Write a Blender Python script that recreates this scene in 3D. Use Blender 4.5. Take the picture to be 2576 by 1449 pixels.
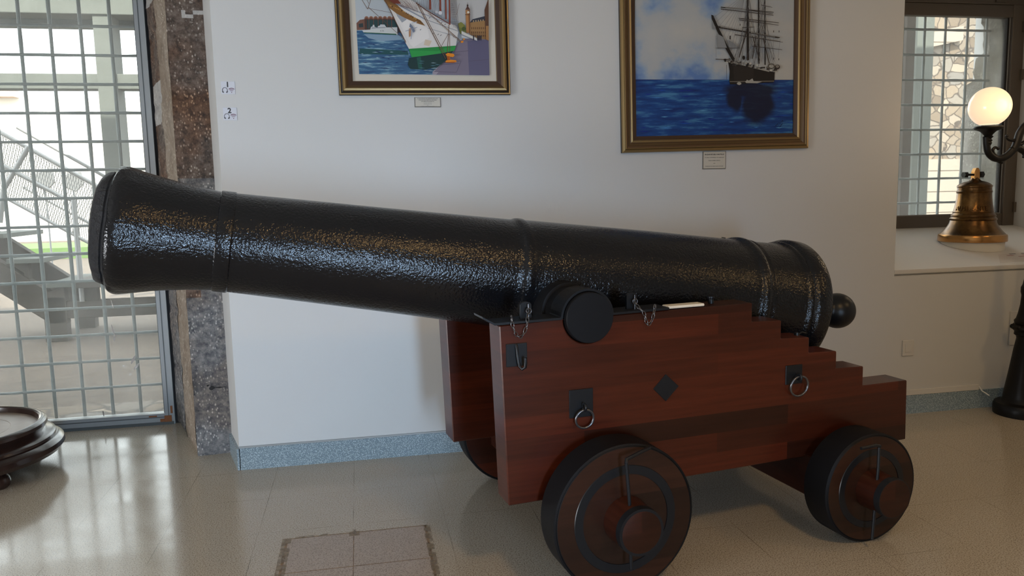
import bpy, bmesh, math, random
from mathutils import Vector, Matrix, noise
random.seed(7)
PI = math.pi
C = bpy.context.scene.collection
scene = bpy.context.scene
for o in list(bpy.data.objects): bpy.data.objects.remove(o, do_unlink=True)

# ------------------------------------------------------------------ camera
CX, CY, FOC = 1288.0, 724.5, 1950.0
pitch, roll, yaw = .1220, .02136, .19172
fw = Vector((math.sin(yaw)*math.cos(pitch), math.cos(yaw)*math.cos(pitch), -math.sin(pitch)))
r0 = Vector((math.cos(yaw), -math.sin(yaw), 0)); d0 = fw.cross(r0)
RT = math.cos(roll)*r0 + math.sin(roll)*d0
DN = -math.sin(roll)*r0 + math.cos(roll)*d0
EYE = Vector((0, 0, 1.5))
cam = bpy.data.cameras.new('camera'); camo = bpy.data.objects.new('camera', cam); C.objects.link(camo)
cam.sensor_fit = 'HORIZONTAL'; cam.sensor_width = 36; cam.lens = FOC/2576*36; cam.clip_start = .05; cam.clip_end = 300
M = Matrix((RT, -DN, -fw)).transposed().to_4x4(); M.translation = EYE
camo.matrix_world = M
scene.camera = camo

def onplane(u, v, n, c):                     # where a sight line of the photo meets a real plane of the place
    k = fw + (u-CX)/FOC*RT + (v-CY)/FOC*DN
    t = (c - n.dot(EYE))/n.dot(k)
    return EYE + t*k
def PY(u, v, y): return onplane(u, v, Vector((0, 1, 0)), y)

# ------------------------------------------------------------------ exposure, world, sun, indoor area lights
vs = scene.view_settings
vs.view_transform = 'Standard'; vs.look = 'None'; vs.gamma = 1; vs.use_curve_mapping = False
vs.exposure = 0.0
wd = bpy.data.worlds.new('sky'); scene.world = wd; wd.use_nodes = True
bg = wd.node_tree.nodes['Background']; bg.inputs[0].default_value = (.92, .96, 1.0, 1); bg.inputs[1].default_value = 5.0
def lamp(name, typ, loc, rot, energy, col, **kw):
    l = bpy.data.lights.new(name, typ); l.energy = energy; l.color = col
    for k, v in kw.items(): setattr(l, k, v)
    o = bpy.data.objects.new(name, l); C.objects.link(o); o.location = loc; o.rotation_euler = rot
    return o
sun = lamp('sun', 'SUN', (0, -10, 20), (math.radians(42), 0, math.radians(-14)), 12.0, (1, .93, .82), angle=.01)
# area lights standing in for daylight: unseen rear door, added fill at left
lamp('rear_door_daylight', 'AREA', (1.1, -3.42, .80), (math.radians(88), 0, math.radians(13)), 29, (.50, .72, 1.0), shape='RECTANGLE', size=.70, size_y=1.7, spread=math.radians(62))
lamp('left_daylight_fill', 'AREA', (-5.93, .4, .72), (math.radians(90), 0, math.radians(-90)), 250, (.90, .94, 1.0), shape='RECTANGLE', size=2.6, size_y=1.35)
# added warm fill near the ceiling to tint the hall's right side
for i, (x, y, e) in enumerate(((5.0, .9, 20), (1.6, .0, 42))):
    lamp('warm_fill_light', 'AREA', (x, y, 3.52), (0, 0, 0), e, (1, .63, .25), shape='DISK', size=.5)

# ------------------------------------------------------------------ materials
MT = {}
def mat(name, col=(.5, .5, .5), rough=.5, metal=0, spec=.5):
    m = bpy.data.materials.new(name); m.use_nodes = True
    b = m.node_tree.nodes['Principled BSDF']
    b.inputs['Base Color'].default_value = (*col, 1); b.inputs['Roughness'].default_value = rough
    b.inputs['Metallic'].default_value = metal; b.inputs['Specular IOR Level'].default_value = spec
    MT[name] = m
    return m
def N(m, t, **kw):
    n = m.node_tree.nodes.new(t)
    for k, v in kw.items():
        if k in ('inp',):
            for a, b in v.items(): n.inputs[a].default_value = b
        else: setattr(n, k, v)
    return n
def L(m, a, b): m.node_tree.links.new(a, b)
def bsdf(m): return m.node_tree.nodes['Principled BSDF']
def coords(m, scale=(1, 1, 1), rot=(0, 0, 0)):
    tc = N(m, 'ShaderNodeTexCoord'); mp = N(m, 'ShaderNodeMapping')
    mp.inputs['Scale'].default_value = scale; mp.inputs['Rotation'].default_value = rot
    L(m, tc.outputs['Object'], mp.inputs[0]); return mp.outputs[0]
def ramp(m, fac, stops, interp='LINEAR'):
    r = N(m, 'ShaderNodeValToRGB'); r.color_ramp.interpolation = interp
    e = r.color_ramp.elements
    while len(e) < len(stops): e.new(.5)
    for i, (p, c) in enumerate(stops): e[i].position = p; e[i].color = (*c, 1) if len(c) == 3 else c
    L(m, fac, r.inputs[0]); return r.outputs[0]
def noi(m, vec, scale, detail=4, rough=.5):
    n = N(m, 'ShaderNodeTexNoise', inp={'Scale': scale, 'Detail': detail, 'Roughness': rough}); L(m, vec, n.inputs['Vector']); return n.outputs[0]
def vor(m, vec, scale, feature='F1', out=0):
    n = N(m, 'ShaderNodeTexVoronoi', inp={'Scale': scale}); n.feature = feature; L(m, vec, n.inputs['Vector']); return n.outputs[out]
def mix(m, fac, a, b, mode='MIX'):
    n = N(m, 'ShaderNodeMix'); n.data_type = 'RGBA'; n.blend_type = mode
    for s, x in ((0, fac), (6, a), (7, b)):
        if isinstance(x, (int, float)): n.inputs[s].default_value = x
        elif isinstance(x, tuple): n.inputs[s].default_value = (*x, 1)
        else: L(m, x, n.inputs[s])
    return n.outputs[2]
def math_(m, op, a, b=None):
    n = N(m, 'ShaderNodeMath'); n.operation = op
    for s, x in ((0, a), (1, b)):
        if x is None: continue
        if isinstance(x, (int, float)): n.inputs[s].default_value = x
        else: L(m, x, n.inputs[s])
    return n.outputs[0]
def bump(m, h, strength=.3, dist=.01):
    n = N(m, 'ShaderNodeBump', inp={'Strength': strength, 'Distance': dist}); L(m, h, n.inputs['Height']); L(m, n.outputs[0], bsdf(m).inputs['Normal'])

m = mat('wall_paint', (.60, .60, .585), .42, spec=.35); v = coords(m)
L(m, mix(m, noi(m, v, 1.2, 5), (.585, .585, .57), (.62, .62, .605)), bsdf(m).inputs['Base Color']); bump(m, noi(m, v, 55, 3), .06, .004)
mat('ceiling_paint', (.66, .65, .62), .7)
mat('sill_paint', (.66, .64, .61), .5)
# terrazzo floor: polished, fine speckles, hairline tile joints
m = mat('terrazzo_floor', (.4, .37, .32), .13, spec=.55); v = coords(m)
sp = ramp(m, noi(m, v, 190, 2), [(.38, (.24, .20, .155)), (.46, (.47, .42, .345)), (.62, (.51, .46, .385)), (.72, (.60, .56, .48))])
big = mix(m, noi(m, v, 1.1, 4), (.88, .86, .82), (1.08, 1.06, 1.04)); colf = mix(m, 1.0, sp, big, 'MULTIPLY')
sep = N(m, 'ShaderNodeSeparateXYZ'); L(m, v, sep.inputs[0])
def joint(axis, off, step, w):
    a = math_(m, 'ADD', sep.outputs[axis], off); a = math_(m, 'DIVIDE', a, step); a = math_(m, 'FRACT', a)
    a = math_(m, 'SUBTRACT', a, .5); a = math_(m, 'ABSOLUTE', a); return math_(m, 'GREATER_THAN', a, .5-w/step)
jj = math_(m, 'MAXIMUM', joint(0, 50*.42+.09, .42, .0013), joint(1, 50*.42-3.075, .42, .0011))
jm = math_(m, 'MULTIPLY', jj, ramp(m, noi(m, v, 2.6, 3), [(.42, (.1, .1, .1)), (.60, (.75, .75, .75))]))
colf = mix(m, jm, colf, (.10, .075, .055)); L(m, colf, bsdf(m).inputs['Base Color'])
L(m, ramp(m, noi(m, v, 6, 5), [(.3, (.10, .10, .10)), (.75, (.19, .19, .19))]), bsdf(m).inputs['Roughness'])
m = mat('hatch_stone', (.4, .36, .31), .30); v = coords(m)
L(m, mix(m, 1.0, ramp(m, noi(m, v, 160, 2), [(.40, (.27, .22, .18)), (.46, (.43, .375, .325)), (.8, (.49, .43, .38))]), mix(m, noi(m, v, 7, 4), (.85, .8, .75), (1.05, 1, .97)), 'MULTIPLY'), bsdf(m).inputs['Base Color'])
m = mat('rusty_joint', (.24, .15, .085), .6); v = coords(m)
L(m, ramp(m, noi(m, v, 30, 4), [(.35, (.10, .06, .035)), (.6, (.30, .20, .11))]), bsdf(m).inputs['Base Color'])
m = mat('rust_stain', (.3, .23, .15), .35); v = coords(m)
tr = N(m, 'ShaderNodeBsdfTransparent'); mxs = N(m, 'ShaderNodeMixShader')
L(m, ramp(m, noi(m, v, 22, 4), [(.40, (0, 0, 0)), (.62, (.75, .75, .75))]), mxs.inputs[0]); L(m, tr.outputs[0], mxs.inputs[1]); L(m, bsdf(m).outputs[0], mxs.inputs[2])
L(m, mxs.outputs[0], m.node_tree.nodes['Material Output'].inputs[0])
# speckled terrazzo skirting
m = mat('skirting_terrazzo', (.3, .35, .38), .25); v = coords(m)
L(m, ramp(m, vor(m, v, 150, out=0), [(.12, (.62, .72, .78)), (.32, (.30, .38, .42)), (.6, (.19, .25, .285))]), bsdf(m).inputs['Base Color'])
# old stone jamb
def stone(name, stops, sc=26, tint=None, rough=.75, b=.6):
    m = mat(name, (.2, .18, .16), rough); v = coords(m)
    n1 = noi(m, v, sc, 8, .7); col = ramp(m, n1, stops)
    chips = ramp(m, vor(m, coords(m, (1, 1, .6), (.4, .5, 0)), 66), [(.20, (.34, .315, .28)), (.34, (0, 0, 0)), (1, (0, 0, 0))])
    gate = ramp(m, noi(m, v, 11, 5, .6), [(.40, (0, 0, 0)), (.60, (1, 1, 1))])
    col = mix(m, 1.0, col, mix(m, 1.0, chips, gate, 'MULTIPLY'), 'ADD')
    if tint: col = mix(m, ramp(m, noi(m, v, 3.1, 3), [(.42, (0, 0, 0)), (.6, (1, 1, 1))]), col, mix(m, 1.0, col, tint, 'MULTIPLY'))
    L(m, col, bsdf(m).inputs['Base Color']); bump(m, noi(m, v, 45, 8, .7), b, .02); return m
stone('stone_brown', [(.30, (.02, .015, .014)), (.45, (.085, .06, .045)), (.56, (.15, .11, .085)), (.75, (.22, .19, .17))], tint=(.9, .62, .42))
stone('stone_grey', [(.30, (.03, .035, .045)), (.45, (.12, .12, .125)), (.58, (.22, .21, .20)), (.78, (.34, .32, .30))], tint=(.85, .75, .68))
stone('stone_tan', [(.25, (.16, .12, .085)), (.5, (.30, .235, .175)), (.75, (.40, .33, .26))], sc=14, tint=(.8, .75, .7))
stone('stone_reveal', [(.25, (.14, .125, .10)), (.5, (.27, .25, .22)), (.75, (.38, .36, .33))], sc=10, tint=(.8, .78, .7))
stone('mortar_pale', [(.25, (.30, .28, .26)), (.75, (.55, .52, .48))], sc=20)
mat('gap_black', (.012, .010, .010), .8)
m = mat('frame_grey', (.33, .345, .345), .38, metal=.25)
mat('frame_line', (.08, .09, .09), .5)
m = mat('frame_brown', (.115, .095, .075), .45, metal=.15)
m = mat('rust_patch', (.25, .09, .03), .8)
m = mat('rebar', (.17, .19, .19), .6, metal=.3); v = coords(m)
L(m, mix(m, noi(m, v, 14, 4), (.11, .12, .125), (.24, .27, .27)), bsdf(m).inputs['Base Color'])
# dusty glazing: mostly clear, thin film of dust thicker towards the bottom
def glass(name, dust, zlo=None, zhi=None):
    m = mat(name); nt = m.node_tree; out = nt.nodes['Material Output']
    g = N(m, 'ShaderNodeBsdfGlossy', inp={'Roughness': .02}); g.inputs['Color'].default_value = (1, 1, 1, 1)
    t = N(m, 'ShaderNodeBsdfTransparent'); t.inputs['Color'].default_value = (.93, .96, .95, 1)
    fr = N(m, 'ShaderNodeFresnel', inp={'IOR': 1.45}); s = N(m, 'ShaderNodeMixShader')
    L(m, fr.outputs[0], s.inputs[0]); L(m, t.outputs[0], s.inputs[1]); L(m, g.outputs[0], s.inputs[2])
    d = N(m, 'ShaderNodeBsdfTranslucent'); d.inputs['Color'].default_value = (.80, .80, .76, 1)
    dd = N(m, 'ShaderNodeBsdfDiffuse'); dd.inputs['Color'].default_value = (.5, .48, .44, 1)
    ds = N(m, 'ShaderNodeMixShader'); ds.inputs[0].default_value = .35; L(m, d.outputs[0], ds.inputs[1]); L(m, dd.outputs[0], ds.inputs[2])
    v = coords(m, (1, 1, .6)); nz = ramp(m, noi(m, v, 2.3, 6, .6), [(.3, (.35,)*3), (.75, (1,)*3)])
    s2 = N(m, 'ShaderNodeMixShader'); L(m, math_(m, 'MULTIPLY', nz, dust), s2.inputs[0])
    L(m, s.outputs[0], s2.inputs[1]); L(m, ds.outputs[0], s2.inputs[2]); L(m, s2.outputs[0], out.inputs[0])
    return m
glass('dusty_glass', .13); glass('window_glass', .045)
# black iron paint with orange-peel lumps
m = mat('cannon_paint', (.006, .0065, .008), .17, spec=.42); v = coords(m)
h = math_(m, 'ADD', noi(m, v, 105, 2, .5), math_(m, 'MULTIPLY', noi(m, v, 30, 2), .35)); bump(m, h, .55, .005)
m = mat('cannon_rough', (.014, .014, .016), .42); v = coords(m); bump(m, noi(m, v, 32, 6, .7), 1.0, .02)
mat('iron_black', (.008, .009, .011), .35, spec=.35)
mat('iron_dull', (.006, .006, .007), .55, spec=.18)
mat('iron_steel', (.16, .16, .17), .28, metal=.85)
mat('groove', (.003, .003, .003), .6)
# glued stave timber, dark red mahogany varnish
def wood(name, dark, lite, rough=.3, bw=.62, bh=.075, rot=(PI/2, 0, 0), spec=.28):
    m = mat(name, lite, rough, spec=spec); v = coords(m, rot=rot)
    br = N(m, 'ShaderNodeTexBrick', inp={'Scale': 1.0, 'Brick Width': bw, 'Row Height': bh, 'Mortar Size': 0.0, 'Bias': 0.0}); br.offset = .37; br.offset_frequency = 2
    br.inputs['Color1'].default_value = (0, 0, 0, 1); br.inputs['Color2'].default_value = (1, 1, 1, 1); L(m, v, br.inputs['Vector'])
    st = coords(m, (3.0, 3.0, 60), (0, 0, 0)); grain = noi(m, st, 1.0, 6, .6)
    c = ramp(m, br.outputs[0], [(0, dark), (1, lite)]); g = ramp(m, grain, [(.3, (.72, .70, .68)), (.7, (1.15, 1.12, 1.1))])
    L(m, mix(m, 1.0, c, g, 'MULTIPLY'), bsdf(m).inputs['Base Color']); bump(m, grain, .05, .002)
    bsdf(m).inputs['Coat Weight'].default_value = .12; bsdf(m).inputs['Coat Roughness'].default_value = .15
    return m
wood('mahogany', (.026, .0078, .004), (.080, .0155, .006), bw=.95, bh=.083)
wood('mahogany_dark', (.022, .007, .004), (.048, .012, .006), rough=.3)
wood('wheel_wood', (.019, .008, .0045), (.038, .0135, .007), rough=.34, bw=3.0, bh=.09)
m = mat('pedestal_wood', (.030, .014, .010), .2, spec=.6); v = coords(m)
L(m, mix(m, noi(m, v, 9, 6), (.018, .009, .007), (.045, .02, .014)), bsdf(m).inputs['Base Color'])
m = mat('pedestal_top', (.22, .16, .12), .35); v = coords(m)
L(m, mix(m, noi(m, v, 7, 6), (.24, .18, .135), (.48, .38, .30)), bsdf(m).inputs['Base Color']); bump(m, noi(m, v, 30, 4), .15, .004)
# bronze of the bell
m = mat('bell_bronze', (.30, .17, .06), .27, metal=.95); v = coords(m)
L(m, ramp(m, noi(m, v, 7, 6, .6), [(.3, (.05, .028, .013)), (.5, (.15, .08, .03)), (.72, (.32, .18, .062))]), bsdf(m).inputs['Base Color'])
m = mat('bell_rim', (.50, .26, .09), .25, metal=.95)
mat('white_plastic', (.62, .60, .56), .4); mat('plinth_white', (.66, .63, .56), .6)
mat('card_cream', (.80, .72, .58), .4)
mat('lamp_iron', (.005, .0045, .004), .45, spec=.25); mat('trunnion_black', (.005, .005, .006), .55, spec=.2)
m = mat('milk_glass', (.35, .30, .25), .2)
b = bsdf(m); b.inputs['Emission Color'].default_value = (1, .70, .42, 1)
v = coords(m); ln = N(m, 'ShaderNodeVectorMath', operation='LENGTH')
sb = N(m, 'ShaderNodeVectorMath', operation='SUBTRACT'); L(m, v, sb.inputs[0]); sb.inputs[1].default_value = (-.03, -.15, .02); L(m, sb.outputs[0], ln.inputs[0])
L(m, ramp(m, ln.outputs['Value'], [(.0, (1.0, .80, .42)), (.11, (1, .79, .45)), (.22, (.92, .60, .42))]), b.inputs['Emission Color'])
b.inputs['Emission Strength'].default_value = 1.0
# gilt frames
mat('gilt', (.30, .205, .09), .36, metal=.75); mat('gilt_dark', (.11, .07, .032), .4, metal=.6)
mat('frame_umber', (.055, .028, .016), .4, metal=.2); mat('frame_coffee', (.10, .056, .026), .38, metal=.4); mat('frame_edge', (.02, .014, .010), .5)
mat('mount_card', (.60, .56, .48), .8); mat('plaque_cream', (.56, .53, .46), .4); mat('plaque_edge', (.16, .15, .13), .4)
mat('ink', (.03, .03, .035), .6); mat('ink_soft', (.10, .10, .11), .7); mat('ink_red', (.16, .05, .08), .6); mat('sign_white', (.64, .66, .72), .35)
# outdoors
m = mat('gravel', (.3, .26, .22), .9); v = coords(m)
L(m, mix(m, 1.0, ramp(m, noi(m, v, 28, 8, .75), [(.32, (.035, .026, .019)), (.5, (.095, .073, .055)), (.62, (.135, .108, .085)), (.75, (.32, .28, .24))]), mix(m, noi(m, v, .8, 4), (.8, .8, .8), (1.15, 1.12, 1.1)), 'MULTIPLY'), bsdf(m).inputs['Base Color'])
m = mat('concrete', (.30, .31, .29), .85); v = coords(m)
L(m, mix(m, noi(m, v, 6, 6, .65), (.085, .093, .084), (.14, .15, .135)), bsdf(m).inputs['Base Color'])
m = mat('concrete_brown', (.19, .165, .14), .85); v = coords(m)
L(m, mix(m, noi(m, v, 9, 6, .65), (.035, .029, .024), (.075, .063, .052)), bsdf(m).inputs['Base Color'])
mat('cream_render', (.78, .73, .64), .8); mat('tile_red', (.62, .44, .34), .8)
mat('galvanised', (.33, .33, .33), .45, metal=.4)
mat('grass', (.09, .16, .04), .9)
m = mat('rubble_wall', (.5, .42, .34), .85); v = coords(m, (1, 1, 1.25))
dv = N(m, 'ShaderNodeTexNoise', inp={'Scale': 3.0, 'Detail': 2.0}); L(m, v, dv.inputs['Vector'])
va = N(m, 'ShaderNodeVectorMath', operation='ADD'); sc_ = N(m, 'ShaderNodeVectorMath', operation='SCALE'); sc_.inputs['Scale'].default_value = .25
L(m, dv.outputs[1], sc_.inputs[0]); L(m, sc_.outputs[0], va.inputs[0]); L(m, v, va.inputs[1])
cells = N(m, 'ShaderNodeTexVoronoi', inp={'Scale': 3.6}); L(m, va.outputs[0], cells.inputs['Vector'])
edge = N(m, 'ShaderNodeTexVoronoi', inp={'Scale': 3.6}); edge.feature = 'DISTANCE_TO_EDGE'; L(m, va.outputs[0], edge.inputs['Vector'])
sx = N(m, 'ShaderNodeSeparateColor'); L(m, cells.outputs['Color'], sx.inputs[0])
cc = ramp(m, sx.outputs[0], [(0, (.11, .083, .06)), (.4, (.20, .155, .11)), (.7, (.15, .135, .118)), (1, (.30, .24, .175))])
L(m, mix(m, ramp(m, edge.outputs['Distance'], [(.02, (1, 1, 1)), (.07, (0, 0, 0))]), cc, (.062, .048, .038)), bsdf(m).inputs['Base Color'])
m = mat('ashlar', (.72, .62, .50), .85); v = coords(m, rot=(PI/2, 0, 0))
br = N(m, 'ShaderNodeTexBrick', inp={'Scale': 1.0, 'Brick Width': 1.3, 'Row Height': .45, 'Mortar Size': .012}); L(m, v, br.inputs['Vector'])
br.inputs['Color1'].default_value = (.27, .22, .175, 1); br.inputs['Color2'].default_value = (.30, .245, .20, 1); br.inputs['Mortar'].default_value = (.10, .08, .06, 1); L(m, br.outputs[0], bsdf(m).inputs['Base Color'])

# ------------------------------------------------------------------ mesh helpers
def to_obj(name, bm, mats, parent=None, smooth=None):
    me = bpy.data.meshes.new(name); bm.normal_update()
    bm.to_mesh(me); bm.free()
    for x in (mats if isinstance(mats, (list, tuple)) else [mats]): me.materials.append(MT[x] if isinstance(x, str) else x)
    if smooth is not None:
        for p in me.polygons: p.use_smooth = True
        me.set_sharp_from_angle(angle=math.radians(smooth))
    o = bpy.data.objects.new(name, me); C.objects.link(o)
    if parent: o.parent = parent
    return o
def thing(name, label, cat, loc=(0, 0, 0), rotz=0, group=None):
    o = bpy.data.objects.new(name, None); C.objects.link(o); o.location = loc; o.rotation_euler = (0, 0, rotz); o.empty_display_size = .1
    return tag(o, label, cat, group)
def tag(o, label, cat, group=None):
    o['label'] = label; o['category'] = cat
    if group: o['group'] = group
    return o
def struct(o): o['kind'] = 'structure'; return o
def box(bm, lo, hi, mi=0, mtx=None, bev=0):
    vs_ = [bm.verts.new((x, y, z)) for x in (lo[0], hi[0]) for y in (lo[1], hi[1]) for z in (lo[2], hi[2])]
    F = [(0, 1, 3, 2), (4, 6, 7, 5), (0, 4, 5, 1), (2, 3, 7, 6), (0, 2, 6, 4), (1, 5, 7, 3)]
    fs = [bm.faces.new([vs_[i] for i in f]) for f in F]
    if bev:
        ed = {e for f in fs for e in f.edges}
        r = bmesh.ops.bevel(bm, geom=list(ed), offset=bev, segments=2, profile=.5, affect='EDGES'); fs = list({f for f in r['faces']} | {f for f in fs if f.is_valid}); vs_ = list({v_ for f in fs for v_ in f.verts})
    for f in fs:
        if f.is_valid: f.material_index = mi
    if mtx: bmesh.ops.transform(bm, matrix=mtx, verts=vs_)
def boxobj(name, lo, hi, mats, parent=None, bev=0):
    bm = bmesh.new(); box(bm, lo, hi, 0, None, bev); return to_obj(name, bm, mats, parent)
def lathe(bm, prof, axis='Z', seg=48, origin=(0, 0, 0), mi=0, mis=None, cap=True, jit=0):
    rings = []
    for (t, r) in prof:
        ring = []
        for k in range(seg):
            a = 2*PI*k/seg; rr = r
            if jit and r > 0: rr += jit*noise.noise(Vector((t*30, math.cos(a)*3, math.sin(a)*3)))
            c, s = rr*math.cos(a), rr*math.sin(a)
            p = {'Z': (c, s, t), 'X': (t, c, s), 'Y': (s, t, c)}[axis]
            ring.append(bm.verts.new(Vector(p)+Vector(origin)))
        rings.append(ring)
    for i in range(len(rings)-1):
        for k in range(seg):
            f = bm.faces.new((rings[i][k], rings[i][(k+1) % seg], rings[i+1][(k+1) % seg], rings[i+1][k])); f.material_index = (mis[i] if mis else mi)
    if cap:
        if prof[0][1] > 1e-6: f = bm.faces.new(rings[0][::-1]); f.material_index = (mis[0] if mis else mi)
        if prof[-1][1] > 1e-6: f = bm.faces.new(rings[-1]); f.material_index = (mis[-1] if mis else mi)
    bmesh.ops.recalc_face_normals(bm, faces=bm.faces)
def tube(bm, pts, r, seg=8, closed=False, mi=0):
    pts = [Vector(p) for p in pts]; n = len(pts); rings = []
    up = Vector((0, 0, 1)); prev = None
    for i, p in enumerate(pts):
        a = pts[i-1] if (i > 0 or closed) else p; b_ = pts[(i+1) % n] if (i < n-1 or closed) else p
        t = (b_-a).normalized()
        if prev is None:
            x = t.cross(up); x = t.cross(Vector((1, 0, 0))) if x.length < .1 else x
        else: x = prev - t*prev.dot(t)
        x.normalize(); prev = x; y = t.cross(x)
        rr = r[i] if isinstance(r, (list, tuple)) else r
        rings.append([bm.verts.new(p + rr*(math.cos(2*PI*k/seg)*x + math.sin(2*PI*k/seg)*y)) for k in range(seg)])
    for i in range(n if closed else n-1):
        A, B = rings[i], rings[(i+1) % n]
        for k in range(seg): bm.faces.new((A[k], A[(k+1) % seg], B[(k+1) % seg], B[k])).material_index = mi
    if not closed:
        bm.faces.new(rings[0][::-1]).material_index = mi; bm.faces.new(rings[-1]).material_index = mi
def prism(bm, poly, y0, y1, mi=0, plane='XZ', bev=0):
    def P(a, b, c): return (a, c, b) if plane == 'XZ' else ((a, b, c) if plane == 'XY' else (c, a, b))
    A = [bm.verts.new(P(a, b, y0)) for a, b in poly]; B = [bm.verts.new(P(a, b, y1)) for a, b in poly]
    n = len(poly); fs = [bm.faces.new(A), bm.faces.new(B[::-1])]
    for i in range(n): fs.append(bm.faces.new((A[i], B[i], B[(i+1) % n], A[(i+1) % n])))
    for f in fs: f.material_index = mi
    bmesh.ops.recalc_face_normals(bm, faces=bm.faces)
    if bev:
        ed = {e for f in fs for e in f.edges if e.calc_face_angle(0) > .5}
        bmesh.ops.bevel(bm, geom=list(ed), offset=bev, segments=1, profile=.5, affect='EDGES')
def arc(cx, cz, r, a0, a1, n): return [(cx+r*math.cos(a0+(a1-a0)*i/n), cz+r*math.sin(a0+(a1-a0)*i/n)) for i in range(n+1)]
def text(body, size, m_, loc, rot, parent=None, name='lettering', align='CENTER', extrude=.0006, bold=0, wrap=None):
    cu = bpy.data.curves.new(name, 'FONT'); cu.body = body; cu.size = size; cu.align_x = align; cu.align_y = 'CENTER'; cu.extrude = extrude; cu.offset = bold; cu.resolution_u = 3
    t = bpy.data.objects.new('tmp', cu); C.objects.link(t)
    dg = bpy.context.evaluated_depsgraph_get(); me = bpy.data.meshes.new_from_object(t.evaluated_get(dg)); bpy.data.objects.remove(t)
    me.materials.clear(); me.materials.append(MT[m_])
    o = bpy.data.objects.new(name, me); C.objects.link(o); o.location = loc; o.rotation_euler = rot
    if parent: o.parent = parent
    return o

# ================================================================== THE ROOM
WY, GY, OY = 4.39, 5.48, 5.95          # picture wall, glazing plane, outer face
HZ = 3.6
struct(boxobj('floor', (-6, -3.5, -.12), (7.5, GY+.02, 0), 'terrazzo_floor'))
struct(boxobj('ceiling', (-6, -3.5, HZ), (7.5, OY, HZ+.25), 'ceiling_paint'))
# picture wall with its splayed window opening
X0, WL, WR = -.712, 3.356, 5.24
bm = bmesh.new()
box(bm, (X0, WY, 0), (WL, OY, HZ)); box(bm, (WR, WY, 0), (7.5, OY, HZ)); box(bm, (WL, WY, 2.99), (WR, OY, HZ))
# below the window: top face slopes up towards the glazing
prism(bm, [(WY, 0), (OY, 0), (OY, 1.12), (GY, 1.12), (WY, .915)], WL, WR, plane='YZ')
# narrow plaster return at the door recess
prism(bm, [(X0, WY+.0005), (X0+.012, WY+.01), (X0+.012, 4.75), (-.80, 4.70)], 0, HZ, plane='XY')
struct(to_obj('wall_front', bm, 'wall_paint'))
bm = bmesh.new()
prism(bm, [(WY-.002, .946), (WY-.002, .955), (GY, 1.16), (GY, 1.12), (WY+.02, .920), (WY+.0, .930)], WL+.001, WR-.001, plane='YZ')
struct(to_obj('trim_1', bm, 'sill_paint'))
struct(boxobj('wall_right', (7.5, -3.5, 0), (7.7, OY, HZ), 'wall_paint'))
struct(boxobj('wall_left', (-6.2, -3.5, 0), (-6, GY, HZ), 'wall_paint'))
# wall behind the viewer, solid; an area light before it stands in for daylight
bm = bmesh.new()
box(bm, (-6.2, -3.75, 0), (7.7, -3.5, HZ))
struct(to_obj('wall_back', bm, 'wall_paint'))
# unseen roof mass, raised to block the sun and shade the ground outside
bm = bmesh.new(); box(bm, (-9, -6, HZ+.25), (12, OY, HZ+2.6)); struct(to_obj('trim_2', bm, 'cream_render'))
# door wall: lintel over the recess and the far left pier
bm = bmesh.new(); box(bm, (-6, 4.7, 2.98), (-.80, OY, HZ)); box(bm, (-6, 4.7, 0), (-3.7, OY, 2.98)); struct(to_obj('wall_recess', bm, 'stone_grey'))
# skirting
bm = bmesh.new(); box(bm, (X0, WY-.012, 0), (7.5, WY+.002, .124)); 
prism(bm, [(X0-.012, WY-.012), (X0+.004, WY-.012), (X0+.004, WY+.05), (-.80, 4.70), (-.812, 4.69)], 0, .122, plane='XY')
struct(to_obj('baseboard_front', bm, 'skirting_terrazzo'))
struct(boxobj('trim_3', (X0, WY-.009, .124), (3.40, WY+.002, .133), 'frame_grey'))
tag(boxobj('cable_trunking', (3.30, WY-.014, .1245), (4.02, WY-.0005, .162), 'white_plastic', bev=.003), 'beige cable trunking strip running on top of the dark skirting', 'trunking')

# ---- old stone jamb: rough block faces following the splay, displaced for real
def rough_strip(name, path, zs, mats, amp, seed, z_off=0, pick=None, step=.045, parent=None):
    bm = bmesh.new(); cum = [0]; P = [Vector((x, y, 0)) for x, y in path]
    for i in range(1, len(P)): cum.append(cum[-1]+(P[i]-P[i-1]).length)
    nu = max(2, int(cum[-1]/step)); nz = int((zs[1]-zs[0])/step); grid = []
    brk = [.0, .42, .80, 1.20, 1.63, 2.10, 2.52, 3.05]
    for j in range(nz+1):
        z = zs[0]+(zs[1]-zs[0])*j/nz; row = []
        for i in range(nu+1):
            s = cum[-1]*i/nu; k = 0
            while k < len(cum)-2 and s > cum[k+1]: k += 1
            t = (s-cum[k])/(cum[k+1]-cum[k]); p = P[k].lerp(P[k+1], t); d = (P[k+1]-P[k]).normalized(); n = Vector((d.y, -d.x, 0))
            q = Vector((p.x*1.0+seed, p.y, z))
            h = amp*(noise.noise(q*5)+.6*noise.noise(q*14)+.35*noise.noise(q*33))
            for b0 in brk:
                if abs(z-b0-.02*math.sin(p.y*9)) < .022: h -= amp*1.1
            if i in (0, nu): h *= .35
            row.append(bm.verts.new((p.x+n.x*h, p.y+n.y*h, z)))
        grid.append(row)
    for j in range(nz):
        for i in range(nu):
            f = bm.faces.new((grid[j][i], grid[j][i+1], grid[j+1][i+1], grid[j+1][i]))
            f.material_index = pick(zs[0]+(zs[1]-zs[0])*(j+.5)/nz, i/nu) if pick else 0
    return to_obj(name, bm, mats, parent, smooth=50)
def pk(z, u):
    if abs(z-2.525-.012*math.sin(u*9)) < .013 and u > .3: return 2
    if z > 1.63: return 0
    return 1 if (z > 1.2 or z < .95 or u > .35) else 0
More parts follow.
